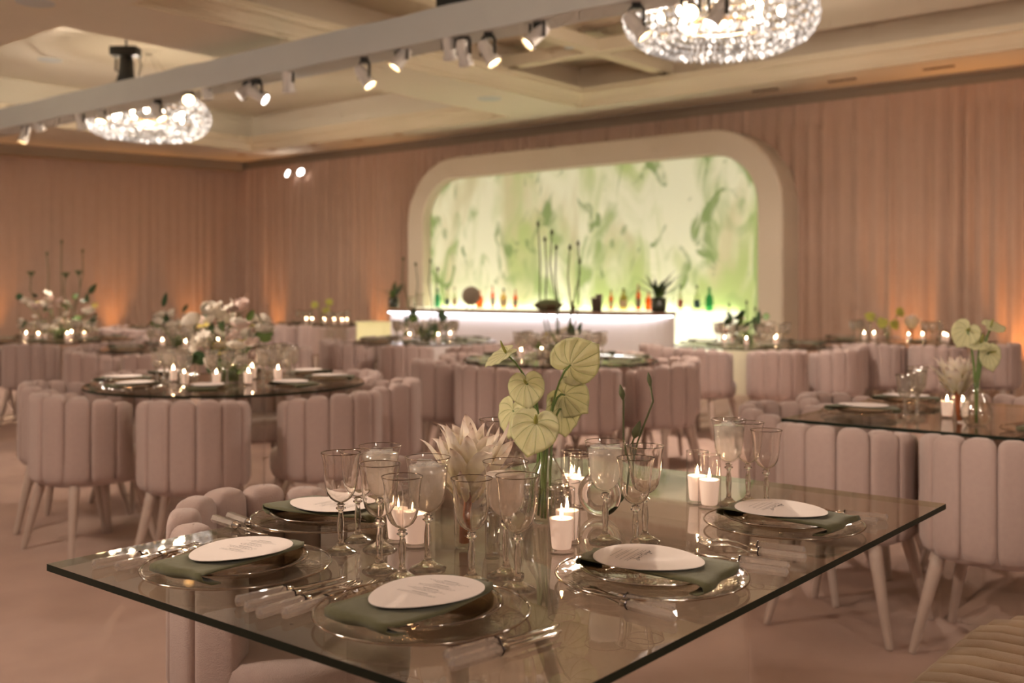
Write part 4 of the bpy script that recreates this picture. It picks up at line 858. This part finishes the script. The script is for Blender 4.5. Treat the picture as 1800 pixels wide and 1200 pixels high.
def floral(c, label, seed, w, h, nb, leaves, tall=(), yellow=1, stemmed=0.6):
    """loose centrepiece: a low clear bowl, stems, blooms and round leaves; tall = [(dx, dy, height, kind)]"""
    r = random.Random(seed); e = empty('flower_centrepiece', (c.x, c.y, TT), 0, label, 'flowers', 'flower centrepieces on round tables')
    mb = MB(); mb.lathe([(0.001, 0.003), (0.08, 0.003), (0.10, 0.02), (0.105, 0.09), (0.102, 0.092)], 24); build(mb, 'glass_bowl', 'vase_glass', e)
    mb = MB()
    for k in range(26):
        a = k * 2.4; q = 0.085 * math.sqrt(k / 26); mb.tube([(q * 0.6 * math.cos(a + 1), q * 0.6 * math.sin(a + 1), 0.006), (q * math.cos(a), q * math.sin(a), 0.11)], 0.004, 5)
    tag(build(mb, 'stem_bundle', 'stem_green', e), kind='stuff')
    for k in range(nb):
        a = r.uniform(0, 6.283); q = w * math.sqrt(r.random()); z = h * r.uniform(0.22, 1.0) * (1 - 0.25 * (q / w) ** 2); p = Vector((q * math.cos(a), q * math.sin(a), z))
        t = r.random(); m = ROSE[0] if t < 0.45 else ROSE[1] if t < 0.62 else ORCH[0] if t < 0.9 else (ROSE[2] if t < 0.95 else ORCH[1])
        o = link('bloom', m, e, p, (r.uniform(-.7, .9), r.uniform(-.7, .7), a), r.uniform(0.032, 0.052))
        if r.random() < stemmed: mb = MB(); mb.tube([Vector((p.x * 0.2, p.y * 0.2, 0.08)), Vector((p.x * 0.55, p.y * 0.55, z * 0.6)), p - Vector((0, 0, 0.012))], 0.0022, 5); build(mb, 'stem', 'stem_green', e)
    for k in range(leaves):
        a = r.uniform(0, 6.283); q = w * r.uniform(0.35, 1.0); z = h * r.uniform(0.12, 0.9)
        link('leaf', (PAD_D, PAD_M, LEAF_D)[k % 3], e, (q * math.cos(a), q * math.sin(a), z), (r.uniform(0.5, 1.6), r.uniform(-.6, .6), a), r.uniform(0.03, 0.048) if k % 3 < 2 else r.uniform(0.8, 1.2))
    for dx, dy, hh_, kind in tall:
        sway = 0.03 * math.sin(hh_ * 9 + dx * 20); mb = MB(); top = Vector((dx, dy, hh_))
        mb.tube([Vector((dx * 0.4, dy * 0.4, 0.02)), Vector((dx * 0.8 + sway, dy * 0.8, hh_ * 0.45)), Vector((dx - sway * 0.7, dy, hh_ * 0.75)), top], [0.006, 0.005, 0.0045, 0.004], 6); build(mb, 'tall_stem', 'stem_olive', e)
        mb = MB()
        if kind == 'pod': mb.lathe([(0.006, -0.05), (0.02, -0.02), (0.042, 0.0), (0.040, 0.008), (0.001, 0.012)], 14); build(mb, 'seed_pod', 'stem_olive', e, loc=top)
        else: mb.lathe([(0.004, -0.012), (0.013, 0.002), (0.012, 0.014), (0.002, 0.034)], 10); build(mb, 'bud', 'stem_olive', e, loc=top)
    return e

# ------------------------------------------------------------------ the near table and what stands on it
Lc, Nc, Rc = at(77, 990, TT), at(907, 1260, TT), at(1668, 885, TT)
C1 = (Lc + Rc) / 2; S1A, S1B = 1.108, 1.60
rect_table(C1, S1A, S1B, 'big square-cornered clear glass table nearest the camera', 0.3)
RZ = lambda f_: math.atan2(f_.y, f_.x) - math.pi / 2
SETS = [(at(417, 1004, TT), E2, 'at the sharp left corner of the near table', 0), (at(742, 1086, TT), E2, 'closest to the camera on the near table', 1), (at(1145, 1021, TT), -E1, 'before the candle pair on the bench side, near table', 2),
        (at(1377, 927, TT), -E1, 'at the far right corner of the near table', 2), (at(577, 917, TT), E1, 'in front of the nearest chair on the near table', 0)]
g = 'place settings on the near table'
for i, (p, f_, where, txt) in enumerate(SETS):
    rz = RZ(f_) + (0.06, -0.05, 0.08, -0.04, 0.05)[i]
    charger(p, rz, f'clear glass charger with gold rim {where}', g)
    plate(p + Vector((0, 0, 0.0085)), rz, f'amber glass plate with gold rim {where}', g)
    napkin(p + Vector((0, 0, 0.006)) + f_ * -0.004, rz + 0.02, f'folded olive green napkin {where}', g, i)
    menu(p + Vector((0, 0, 0.0395)) + f_ * 0.004, rz + 0.05, f'white egg-shaped menu card {where}', g, txt, txt == 2, (0.0, -0.02))
    # small script heading on the menus without a place name
ZT = TT + 0.0005
for kind, (u0, v0), (u1, v1), lab in (
        ('fork', (165, 1000), (325, 969), 'fork with clear handle, outermost by the sharp left table corner'), ('fork', (205, 1004), (362, 968), 'fork with clear handle tucked beside the left corner menu'),
        ('knife', (417, 1066), (607, 1022), 'knife with clear faceted handle beside the left corner charger'), ('knife', (433, 1076), (613, 1030), 'second knife from the left corner charger, clear handle'),
        ('fork', (455, 1088), (612, 1040), 'fork with clear handle between the two knives and the nearest charger'), ('fork', (500, 1088), (650, 1038), 'fork with clear handle touching the nearest charger'),
        ('knife', (785, 1165), (970, 1112), 'knife with clear handle just past the nearest charger'), ('knife', (792, 1180), (973, 1123), 'knife with clear handle closest to the table front corner'),
        ('fork', (1184, 1080), (1006, 1038), 'fork with clear handle against the bench side charger'), ('fork', (1186, 1093), (1014, 1048), 'outer fork with clear handle in front of the bench side charger'),
        ('fork', (1413, 975), (1260, 958), 'fork with clear handle against the far right charger'), ('fork', (1415, 988), (1270, 968), 'outer fork with clear handle between the two bench side chargers'),
        ('knife', (1385, 1003), (1225, 983), 'knife with clear handle behind the bench side charger'), ('knife', (1383, 1014), (1228, 994), 'second knife with clear handle behind the bench side charger'),
        ('knife', (1558, 916), (1440, 905), 'knife with clear handle at the far right table corner'), ('knife', (1540, 922), (1425, 911), 'second knife with clear handle at the far right table corner'),
        ('knife', (377, 918), (503, 957), 'knife with clear handle pointing from the nearest chair'), ('knife', (403, 913), (525, 955), 'second knife with clear handle beside the back charger')):
    cutlery(kind, at(u0, v0, ZT), at(u1, v1, ZT), lab, 'clear-handled cutlery on the near table')
GL = [(599, 971, 'wine', None, 'empty gold-rimmed glass, leftmost on the near table'), (629, 951, 'small', None, 'empty glass hidden behind the leftmost glass on near table'), (668, 966, 'water', 'water', 'water-filled glass behind the left candle group'),
      (667, 1003, 'wine', None, 'empty glass in front of the left back water glass'), (707, 1019, 'small', None, 'short empty glass with candle flames showing through it'), (752, 1000, 'water', 'water', 'iced water glass next to the white protea'),
      (829, 1024, 'small', None, 'short empty glass in front of the red protea stem'), (889, 1012, 'water', 'cloudy', 'glass of pale cloudy drink in the table middle'), (910, 1036, 'wine', None, 'empty glass before the cloudy drink, nearest to camera'),
      (1064, 953, 'water', 'water', 'iced water glass in front of the glass ring vase'), (1117, 968, 'small', None, 'short empty glass behind the bench side menu card'), (1134, 952, 'wine', None, 'empty glass beside the ring vase water glass'),
      (1281, 889, 'water', 'water', 'water glass next to the right candle pair'), (1315, 885, 'wine', None, 'middle empty glass of the far right trio'), (1347, 892, 'small', None, 'short empty glass, rightmost on the near table'), (873, 889, 'water', None, 'tall empty glass standing behind the protea petals')]
for i, (u, v, k, fl_, lab) in enumerate(GL): goblet(at(u, v, TT), k, lab, 'stemware on the near table', fl_, i * 1.3)
for u, v, lab, s in ((987, 971, 'lit white candle in clear glass, front one in the table middle', 1.0), (997, 955, 'lit white candle right behind the middle front candle', 1.0), (1247, 893, 'lit white candle in glass, front of the right pair', 1.0), (1226, 885, 'lit white candle in glass, back of the right pair', 1.0),
                  (699, 953, 'lit white candle behind short glass, left of the pair', 1.0), (730, 961, 'lit white candle behind the iced water glass', 1.0), (1005, 884, 'lit candle behind the ring vase, far left one', 1.0), (1018, 891, 'lit candle behind the ring vase, partly hidden', 1.0)):
    candle(at(u, v, TT), lab, 'votive candles on the near table', s)
# bulb vase with anthuriums
VP = at(962, 918, TT)
e = empty('bulb_vase', VP, 0, 'clear round bulb vase holding the pale anthuriums', 'vase')
mb = MB(); mb.lathe([(0.001, 0.004), (0.03, 0.002), (0.042, 0.012), (0.052, 0.035), (0.053, 0.06), (0.045, 0.09), (0.028, 0.118), (0.017, 0.138), (0.0135, 0.158), (0.0135, 0.170), (0.017, 0.176)], 36); build(mb, 'glass_bulb', 'vase_glass', e)
mb = MB(); mb.tube([(0.017 * math.cos(t * math.pi / 12), 0.017 * math.sin(t * math.pi / 12), 0.176) for t in range(25)], 0.001, 5, caps=False); build(mb, 'lip', 'vase_glass', e)
mb = MB(); mb.lathe([(0.001, 0.006), (0.03, 0.006), (0.04, 0.014), (0.0495, 0.036), (0.050, 0.058), (0.046, 0.078), (0.001, 0.078)], 32); build(mb, 'water', 'vase_glass', e)
D0 = VP.y; ga = 'anthuriums in the bulb vase'
def A1(name_, u, v, dd, tip, nrm, s, lab, spad=True, mid=None):
    b0 = VP + Vector((rnd.uniform(-.035, .035), rnd.uniform(-.03, .03), 0.014)); neck = VP + Vector((rnd.uniform(-.004, .004), 0, 0.30 if v < 700 else 0.24))
    pos = ad(u, v, D0 + dd); anthurium(b0, neck, pos, tip, nrm, s, 'spathe', lab, ga, spad, 0.0022)
A1('', 889, 621, 0.00, (-0.75, -0.1, -0.55), (-0.45, -0.30, 0.84), 0.044, 'pale green anthurium seen edge-on, topmost at left')
A1('', 925, 674, -0.01, (0.12, -0.1, -1.0), (-0.15, -0.95, 0.25), 0.047, 'pale green anthurium facing the camera, upper of the two')
A1('', 942, 744, -0.035, (-0.25, -0.2, -1.0), (-0.05, -0.9, 0.42), 0.062, 'largest pale green anthurium low in front of the vase')
A1('', 902, 722, 0.02, (-0.25, 0.0, -1.0), (-0.75, -0.65, 0.1), 0.052, 'pale anthurium half hidden at the left of the bunch', False)
A1('', 1003, 641, 0.0, (0.78, 0.05, 0.62), (0.15, 0.95, 0.2), 0.064, 'large pale anthurium turned away, top right of the bunch', False)
A1('', 993, 694, 0.015, (0.55, 0.1, -0.45), (-0.15, 0.95, 0.25), 0.056, 'pale anthurium turned away, middle right of the bunch', False)
A1('', 988, 716, 0.03, (0.05, 0.1, -1.0), (0.5, -0.85, 0.1), 0.054, 'narrow pale anthurium hanging down at the right', False)
# protea in a slim trumpet vase
PV = at(814, 962, TT)
e = empty('trumpet_vase', PV, 0, 'slim clear trumpet vase holding the white protea', 'vase')
mb = MB(); mb.lathe([(0.001, 0.003), (0.013, 0.0), (0.0165, 0.006), (0.0175, 0.03), (0.0185, 0.075), (0.022, 0.10), (0.034, 0.125), (0.042, 0.14)], 28); build(mb, 'glass_flute', 'vase_glass', e)
mb = MB(); mb.tube([(0.042 * math.cos(t * math.pi / 14), 0.042 * math.sin(t * math.pi / 14), 0.14) for t in range(29)], 0.001, 5, caps=False); build(mb, 'lip', 'vase_glass', e)
protea(PV + Vector((0, 0, 0.004)), 'big white protea with pointed petals in trumpet vase', 1.12, 4, (0.06, 0.10), 0.10)
e = empty('tube_vase', at(866, 981, TT), 0, 'small thick clear glass tube beside the cloudy drink', 'vase')
mb = MB(); mb.lathe([(0.001, 0.0), (0.0125, 0.0), (0.0135, 0.002), (0.0135, 0.082), (0.0115, 0.082), (0.0115, 0.012), (0.001, 0.012)], 24); build(mb, 'glass_tube', 'vase_glass', e)
mb = MB(); mb.lathe([(0.0135, 0.082), (0.0125, 0.0835), (0.0115, 0.082)], 24); build(mb, 'lip', 'vase_glass', e)
e = empty('bottle_vase', at(912, 893, TT), 0, 'slender clear bottle vase behind the protea', 'vase')
mb = MB(); mb.lathe([(0.001, 0.003), (0.03, 0.002), (0.036, 0.02), (0.034, 0.06), (0.018, 0.105), (0.010, 0.125), (0.0095, 0.15), (0.012, 0.156)], 28); build(mb, 'glass_body', 'vase_glass', e)
mb = MB(); mb.tube([(0.012 * math.cos(t * math.pi / 10), 0.012 * math.sin(t * math.pi / 10), 0.156) for t in range(21)], 0.0008, 5, caps=False); build(mb, 'lip', 'vase_glass', e)
# ring vase with lotus buds
RV = at(1054, 908, TT)
e = empty('ring_vase', RV, 0, 'clear glass ring-shaped vase with lotus buds', 'vase')
rows = []
for i in range(41):
    t = 2 * math.pi * i / 40; cx, cz = 0.037 * math.cos(t), 0.050 + 0.037 * math.sin(t)
    rows.append([(cx + 0.0125 * math.cos(k * math.pi / 8) * math.cos(t), 0.0125 * math.sin(k * math.pi / 8), cz + 0.0125 * math.cos(k * math.pi / 8) * math.sin(t)) for k in range(17)])
mb = MB(); mb.grid(rows); build(mb, 'glass_ring', 'stem_glass', e, rot=(0, 0, R(-20)))
mb = MB(); mb.lathe([(0.012, 0.092), (0.011, 0.11), (0.011, 0.128), (0.014, 0.134)], 20, off=(0.02, 0, 0)); build(mb, 'neck', 'vase_glass', e, rot=(0, 0, R(-20)))
for pts, bl, lab in (([(1066, 902), (1092, 880), (1104, 820), (1096, 770), (1096, 705), (1095, 700)], 1.0, 'lotus bud on straight stem beside the anthuriums'), ([(1064, 904), (1094, 878), (1108, 810), (1130, 752), (1148, 705), (1143, 676)], 0.8, 'lotus bud on curved stem, tallest at the right'), ([(1062, 905), (1096, 874), (1106, 815), (1110, 782), (1115, 768)], 1.5, 'plump lotus bud low above the iced glass')):
    w3 = [ad(u, v, RV.y) for u, v in pts]; e = empty('lotus_bud', w3[0], 0, lab, 'flower', 'lotus buds in the ring vase')
    mb = MB(); mb.tube([p - w3[0] for p in w3], 0.0022, 7); build(mb, 'stem', 'stem_olive', e)
    mb = MB(); mb.lathe([(0.003, -0.002), (0.0065 * bl, 0.008), (0.0062 * bl, 0.016), (0.003 * bl, 0.026 * bl ** 0.5), (0.0006, 0.032 * bl ** 0.5)], 12); d = (w3[-1] - w3[-2]).normalized(); o = build(mb, 'bud', 'stem_olive', e, loc=w3[-1] - w3[0]); o.rotation_euler = d.to_track_quat('Z', 'Y').to_euler()
# chairs and the bench at the near table
qA = C1 - E1 * (S1A / 2); side = lambda k, out: qA - E2 * (S1B / 2) + E2 * k - E1 * out
chair(side(0.60, 0.08), E1, 'nearest channel-back chair tucked under the near glass table', 'chairs at the near table')
chair(side(1.22, 0.12), E1, 'channel-back chair behind the protea at the near table', 'chairs at the near table')
def bench():
    """long channel-tufted seat: channels run across it, the far end is rounded"""
    N0 = C1 + E1 * (S1A / 2) - E2 * (S1B / 2); e = empty('channel_bench', (N0.x, N0.y, 0), PR, 'tan channel-tufted bench in the bottom right corner of the view', 'bench')
    x0, x1, pitch = 0.03, 0.62, 0.065; far = 1.86
    n = 27
    for i in range(n):
        y = far - pitch * (i + 0.5)
        t = max(0.0, (0.24 - (far - y)) / 0.24); inset = 0.24 * (1 - math.sqrt(max(0, 1 - t * t))); xa, xb = x0 + inset, x1 - inset
        mb = MB(); rows = []
        for k in range(9):
            a = math.pi * k / 8; yy = y - pitch / 2 * math.cos(a); h = 0.016 * math.sin(a) ** 0.7
            rows.append([(xa - 0.0, yy, 0.22), (xa - 0.004, yy, 0.40), (xa + 0.006, yy, 0.435 + h * 0.4), (xa + 0.035, yy, 0.455 + h * 0.8), (xa + 0.09, yy, 0.462 + h), (xb - 0.09, yy, 0.462 + h), (xb - 0.035, yy, 0.455 + h * 0.8), (xb - 0.006, yy, 0.435 + h * 0.4), (xb, yy, 0.40), (xb, yy, 0.22)])
        mb.grid(rows); build(mb, 'seat_channel', 'bench_fabric', e)
    mb = MB(); mb.box(x0 + 0.06, x1 - 0.06, far - pitch * n + 0.05, far - 0.12, 0.12, 0.40); build(mb, 'base', 'bench_fabric', e, False)
    for sx in (x0 + 0.12, x1 - 0.12):
        for sy in (far - 0.2, far - pitch * n + 0.1): mb = MB(); mb.tube([(sx, sy, 0.12), (sx, sy, 0)], [0.022, 0.016], 10); build(mb, 'leg', 'chair_leg', e)
bench()

# ------------------------------------------------------------------ the other tables
DIRS = ['right', 'back-right', 'back', 'back-left', 'left', 'front-left', 'front', 'front-right']
def dirname(v): return DIRS[int(round(math.atan2(v.y, v.x) / (math.pi / 4))) % 8]
def setting(p, f_, where, tname, k, near, glasses=('water', 'wine', 'small')):
    rz = RZ(f_); rt = Vector((f_.y, -f_.x, 0)); gp = f'place settings on {tname}'; gg = f'stemware on {tname}'
    charger(p, rz, f'glass charger plate at the {where} of {tname}', gp, not near)
    if near: plate(p + Vector((0, 0, 0.0085)), rz, f'amber glass plate at the {where} of {tname}', gp)
    napkin(p + Vector((0, 0, 0.006)), rz, f'dark green napkin at the {where} of {tname}', gp, k)
    menu(p + Vector((0, 0, 0.039 if near else 0.0325)), rz + 0.1, f'white menu card at the {where} of {tname}', gp, far=not near)
    for j, kd in enumerate(glasses):
        q = p + f_ * (0.21 + 0.02 * (j == 1)) + rt * (-0.02 + 0.075 * j)
        lab = {'water': f'water-filled stemmed glass at the {where} of {tname}', 'wine': f'empty tall stemmed glass at the {where} of {tname}', 'small': f'short empty stemmed glass at the {where} of {tname}'}[kd]
        tag(link('stemmed_glass', FARG[kd], None, q), lab, 'glass', gg)
def round_set(c, r, tname, label, start, ncand, seed, chairs=range(8), seats=range(8), near=False, chr_=0.80, glasses=('water', 'wine', 'small')):
    rr = random.Random(seed); round_table(c, r, label)
    for k in range(8):
        a = R(start + 45 * k); d = Vector((math.cos(a), math.sin(a), 0)); where = dirname(Vector((math.cos(R(270 + 45 * round((start - 270) / 45) + 45 * k)), math.sin(R(270 + 45 * round((start - 270) / 45) + 45 * k)), 0)))
        if k in chairs: chair(c + d * (chr_ + rr.uniform(-.03, .03)), -d, f'blush channel-back chair at the {where} of {tname}', f'chairs around {tname}')
        if k in seats: setting(c + d * (r - 0.185) + Vector((0, 0, TT)), -d, where, tname, k, near, glasses)
    for k in range(ncand):
        a = R(15 + 360 * k / ncand) + rr.uniform(-.15, .15); d = Vector((math.cos(a), math.sin(a), 0)); q = r * rr.uniform(0.28, 0.42)
        candle(c + d * q + Vector((0, 0, TT)), f'lit votive candle at the {dirname(Vector((math.cos(R(360 * k / ncand + 15)), math.sin(R(360 * k / ncand + 15)), 0)))} of {tname}', f'candles on {tname}')
def tc(u, v): return at(u, v, TT) - Vector((0, 0, TT))
T2, T4, T5, T6, T7, T10 = tc(400, 672), tc(985, 632), tc(748, 599), tc(100, 597), tc(330, 612), tc(1322, 606)
n2 = 'the round rose table'
round_set(T2, 0.735, n2, 'round glass table with white rose centrepiece beside the carpet aisle', 275, 7, 2, near=True, chr_=0.82)
floral(T2 + Vector((0.0, 0.05, 0)), 'tall loose bouquet of white roses, orchids and round leaves', 21, 0.21, 0.44, 50, 18)
round_set(T4, 0.70, 'the round middle table', 'round glass table behind the near anthuriums, facing the bar', 233, 6, 4, glasses=('water', 'wine'))
floral(T4 + Vector((0, 0.02, 0)), 'low flowers with very tall bare lotus stems before the bar', 31, 0.2, 0.22, 12, 14, tall=[(-0.16, 0, 0.97, 'bud'), (-0.11, 0.03, 0.86, 'bud'), (-0.06, 0, 0.91, 'bud'), (-0.03, -0.03, 0.80, 'bud'), (0.07, 0, 0.80, 'bud'), (0.13, 0.02, 0.83, 'bud'), (0.14, 0.0, 0.70, 'bud')])
round_set(T5, 0.70, 'the round cabinet table', 'round glass table in front of the far bar counter end', 262, 5, 5, chairs=(0, 1, 2, 6, 7, 5), glasses=('water', 'wine'))
floral(T5, 'low dark leafy centrepiece before the far bar counter end', 41, 0.22, 0.26, 6, 26, tall=[(-0.22, 0, 0.8, 'bud'), (-0.1, 0.03, 0.75, 'bud'), (0.05, 0, 0.78, 'bud'), (0.12, 0, 0.7, 'bud')])
round_set(T6, 0.74, 'the round seed-pod table', 'round glass table with towering flowers at the left frame edge', 278, 6, 6, chairs=(0, 1, 2, 7, 3), glasses=('water', 'wine'))
floral(T6 + Vector((0.02, 0, 0)), 'towering white flower centrepiece with brown seed pods', 51, 0.42, 0.52, 44, 18, tall=[(-0.28, 0, 0.68, 'pod'), (0.07, 0, 0.67, 'pod'), (0.20, 0, 0.69, 'pod'), (-0.12, 0, 0.86, 'bud'), (0.02, 0.02, 0.98, 'bud'), (0.22, 0.05, 0.89, 'bud')])
round_set(T7, 0.72, 'the half-hidden round table', 'round glass table half hidden behind the rose bouquet', 270, 4, 7, chairs=(0, 1, 7, 6, 2, 3), glasses=('water', 'wine'))
floral(T7 + Vector((-0.12, 0.1, 0)), 'low yellow and blush flowers behind the rose bouquet', 61, 0.2, 0.40, 14, 10)
round_set(T10, 0.71, 'the round arch table', 'round glass table in front of the bar arch right foot', 272, 6, 10, chairs=(0, 1, 2, 7, 6), glasses=('water', 'wine'))
floral(T10 + Vector((-0.05, 0, 0)), 'small white and lavender blooms on dark leaves by the arch', 71, 0.20, 0.30, 12, 18, tall=[(-0.16, 0, 0.36, 'bud'), (0.0, 0, 0.38, 'bud'), (0.08, 0, 0.32, 'bud')])

def rect_set(c, sa, sb, tname, label, chairs, seats, seed, cands, anth, prot, near=False):
    rr = random.Random(seed); rect_table(c, sa, sb, label, 0.28)
    G = lambda a, b: c + E1 * a + E2 * b
    for a, b, f_, where in chairs: chair(G(a, b), f_, f'blush channel-back chair {where}', f'chairs around {tname}')
    for k, (a, b, f_, where) in enumerate(seats): setting(G(a, b) + Vector((0, 0, TT)), f_, where, tname, k, near)
    for k, (a, b) in enumerate(cands): candle(G(a, b) + Vector((0, 0, TT)), f'lit votive candle on {tname}, {ORD[k]} from its open end', f'candles on {tname}')
    for k, (a, b, h, dx, s, tip, nrm) in enumerate(anth):
        b0 = G(a, b) + Vector((0, 0, TT + 0.01)); anthurium(b0, b0 + Vector((dx * 0.2, 0, h * 0.7)), b0 + Vector((dx, 0, h)), tip, nrm, s, 'spathe_lime' if s < 0.07 else 'spathe', f'lime anthurium on {tname}, {ORD[k]} from the left', f'anthuriums on {tname}', True, 0.004)
    if anth:
        e = empty('bulb_vase', G(anth[0][0], anth[0][1]) + Vector((0, 0, TT)), 0, f'clear round bulb vase on {tname}', 'vase')
        mb = MB(); mb.lathe([(0.001, 0.004), (0.035, 0.002), (0.055, 0.035), (0.055, 0.06), (0.03, 0.11), (0.015, 0.15), (0.018, 0.17)], 24); build(mb, 'glass_bulb', 'vase_glass', e); mb = MB(); mb.lathe([(0.018, 0.169), (0.0195, 0.171), (0.018, 0.173)], 20); build(mb, 'lip', 'vase_glass', e)
    if prot: protea(G(*prot) + Vector((0, 0, TT)), f'blush protea on red stem on {tname}', 1.1, seed, (0, 0), 0.12)
c3 = tc(1373, 735); S3A, S3B = 1.60, 1.12; C3 = c3 + E1 * (S3A / 2) + E2 * (S3B / 2)
h3a, h3b = S3A / 2, S3B / 2
rect_set(C3, S3A, S3B, 'the right glass table', 'square-cornered glass table cut by the right frame edge',
         [(-h3a + 0.26, -h3b - 0.0, E2, 'with its back to the camera at the right glass table corner'), (-h3a + 0.79, -h3b + 0.02, E2, 'with its back to the camera, cut by the right frame edge'), (-h3a - 0.10, -h3b + 0.40, E1, 'at the open end of the right glass table, closer one'), (-h3a - 0.08, -h3b + 0.94, E1, 'at the open end of the right glass table, farther one'),
          (-h3a + 0.46, h3b + 0.08, -E2, 'beyond the right glass table, closer to its open end'), (-h3a + 1.02, h3b + 0.08, -E2, 'beyond the right glass table, closer to the orange drape')],
         [(-h3a + 0.20, -h3b + 0.33, E1, 'open end, closer seat,'), (-h3a + 0.20, -h3b + 0.84, E1, 'open end, farther seat,'), (-h3a + 0.92, -h3b + 0.19, E2, 'camera side'), (-h3a + 1.3, h3b - 0.2, -E2, 'far side')], 3,
         [(-h3a + 0.50, -h3b + 0.42), (-h3a + 0.55, -h3b + 0.45), (-h3a + 0.90, -h3b + 0.50), (-h3a + 0.95, -h3b + 0.53), (-h3a + 0.85, -h3b + 0.82)], [], None, True)
# its flowers, placed where they stand
b3 = at(1716, 748, TT)
e = empty('bulb_vase', b3, 0, 'clear round bulb vase on the right glass table', 'vase'); mb = MB(); mb.lathe([(0.001, 0.004), (0.035, 0.002), (0.055, 0.035), (0.055, 0.06), (0.03, 0.11), (0.015, 0.15), (0.018, 0.17)], 24); build(mb, 'glass_bulb', 'vase_glass', e); mb = MB(); mb.lathe([(0.018, 0.169), (0.0195, 0.171), (0.018, 0.173)], 20); build(mb, 'lip', 'vase_glass', e)
for u, v, tip, nrm, s, lab in ((1700, 580, (-0.5, 0, -0.85), (-0.2, -0.95, 0.1), 0.062, 'topmost pale anthurium on the right glass table'), (1742, 574, (0.9, 0, 0.1), (0.1, -0.5, 0.85), 0.05, 'pale anthurium tilted flat, top right of its bunch'), (1724, 602, (-0.8, 0, 0.1), (-0.1, -0.55, 0.8), 0.058, 'middle pale anthurium of the right table bunch'), (1738, 620, (0.2, 0, -1), (0.3, -0.9, 0.1), 0.06, 'lowest pale anthurium of the right table bunch')):
    pp = ad(u, v, b3.y); anthurium(b3 + Vector((0, 0, 0.01)), b3 + Vector((0, 0, 0.25)), pp, tip, nrm, s, 'spathe', lab, 'anthuriums on the right glass table', True, 0.004)
protea(at(1686, 742, TT), 'blush protea on a red stem on the right glass table', 1.05, 9, (0, -0.05), 0.12)
def far_rect(c, tname, label, seed, yaw_sides, flowers, prot=None):
    a, b = 0.8, 0.56
    ch = {'f1': (-0.45, -b - 0.06, E2, f'on the near long side of {tname}, first'), 'f2': (0.07, -b - 0.06, E2, f'on the near long side of {tname}, second'), 'f3': (0.59, -b - 0.06, E2, f'on the near long side of {tname}, third'), 'l1': (-a - 0.08, -0.27, E1, f'at the end of {tname}, closer one'), 'l2': (-a - 0.08, 0.28, E1, f'at the end of {tname}, farther one'), 'b1': (-0.4, b + 0.08, -E2, f'on the far long side of {tname}, first'), 'b2': (0.2, b + 0.08, -E2, f'on the far long side of {tname}, second'), 'r1': (a + 0.08, 0.02, -E1, f'at the other end of {tname}')}
    rect_set(c, 2 * a, 2 * b, tname, label, [ch[k] for k in yaw_sides], [(-0.35, -b + 0.19, E2, 'near side'), (0.35, -b + 0.19, E2, 'near side, second seat,'), (-a + 0.19, 0.1, E1, 'end'), (0.35, b - 0.19, -E2, 'far side')], seed,
             [(-0.3, -0.05), (-0.22, 0.0), (0.15, -0.08), (0.25, 0.02), (0.5, -0.05), (0.42, 0.12)], flowers, prot)
far_rect(tc(1575, 599), 'the orange drape table', 'glass table in front of the orange-lit drape', 11, ('f2', 'f3', 'r1', 'b1'),
         [(-0.1, 0.05, 0.22, -0.16, 0.06, (-0.8, 0, 0.4), (0, -0.9, 0.4)), (-0.1, 0.05, 0.18, -0.05, 0.065, (-0.3, 0, -0.9), (-0.2, -0.9, 0.3)), (-0.1, 0.05, 0.16, 0.06, 0.06, (0.4, 0, -0.9), (0.2, -0.9, 0.3)), (-0.1, 0.05, 0.26, 0.12, 0.055, (0.3, 0, 0.9), (0.2, -0.9, 0.2))], (0.12, 0.1))
far_rect(tc(566, 569), 'the far corner table', 'glass table farthest away near the room corner', 12, ('f1', 'f2', 'f3', 'l1', 'r1'), [(0.0, 0.0, 0.26, -0.10, 0.065, (-0.4, 0, 0.8), (0, -0.9, 0.3)), (0.0, 0.0, 0.2, 0.06, 0.066, (0.4, 0, -0.8), (0.2, -0.9, 0.3)), (0.0, 0.0, 0.3, 0.10, 0.066, (0.5, 0, 0.8), (0.1, -0.9, 0.3))])
far_rect(tc(318, 576), 'the side drape table', 'glass table before the side wall drapes, behind the rose bouquet', 13, ('f1', 'f2', 'f3', 'l1', 'r1', 'b1'), [])
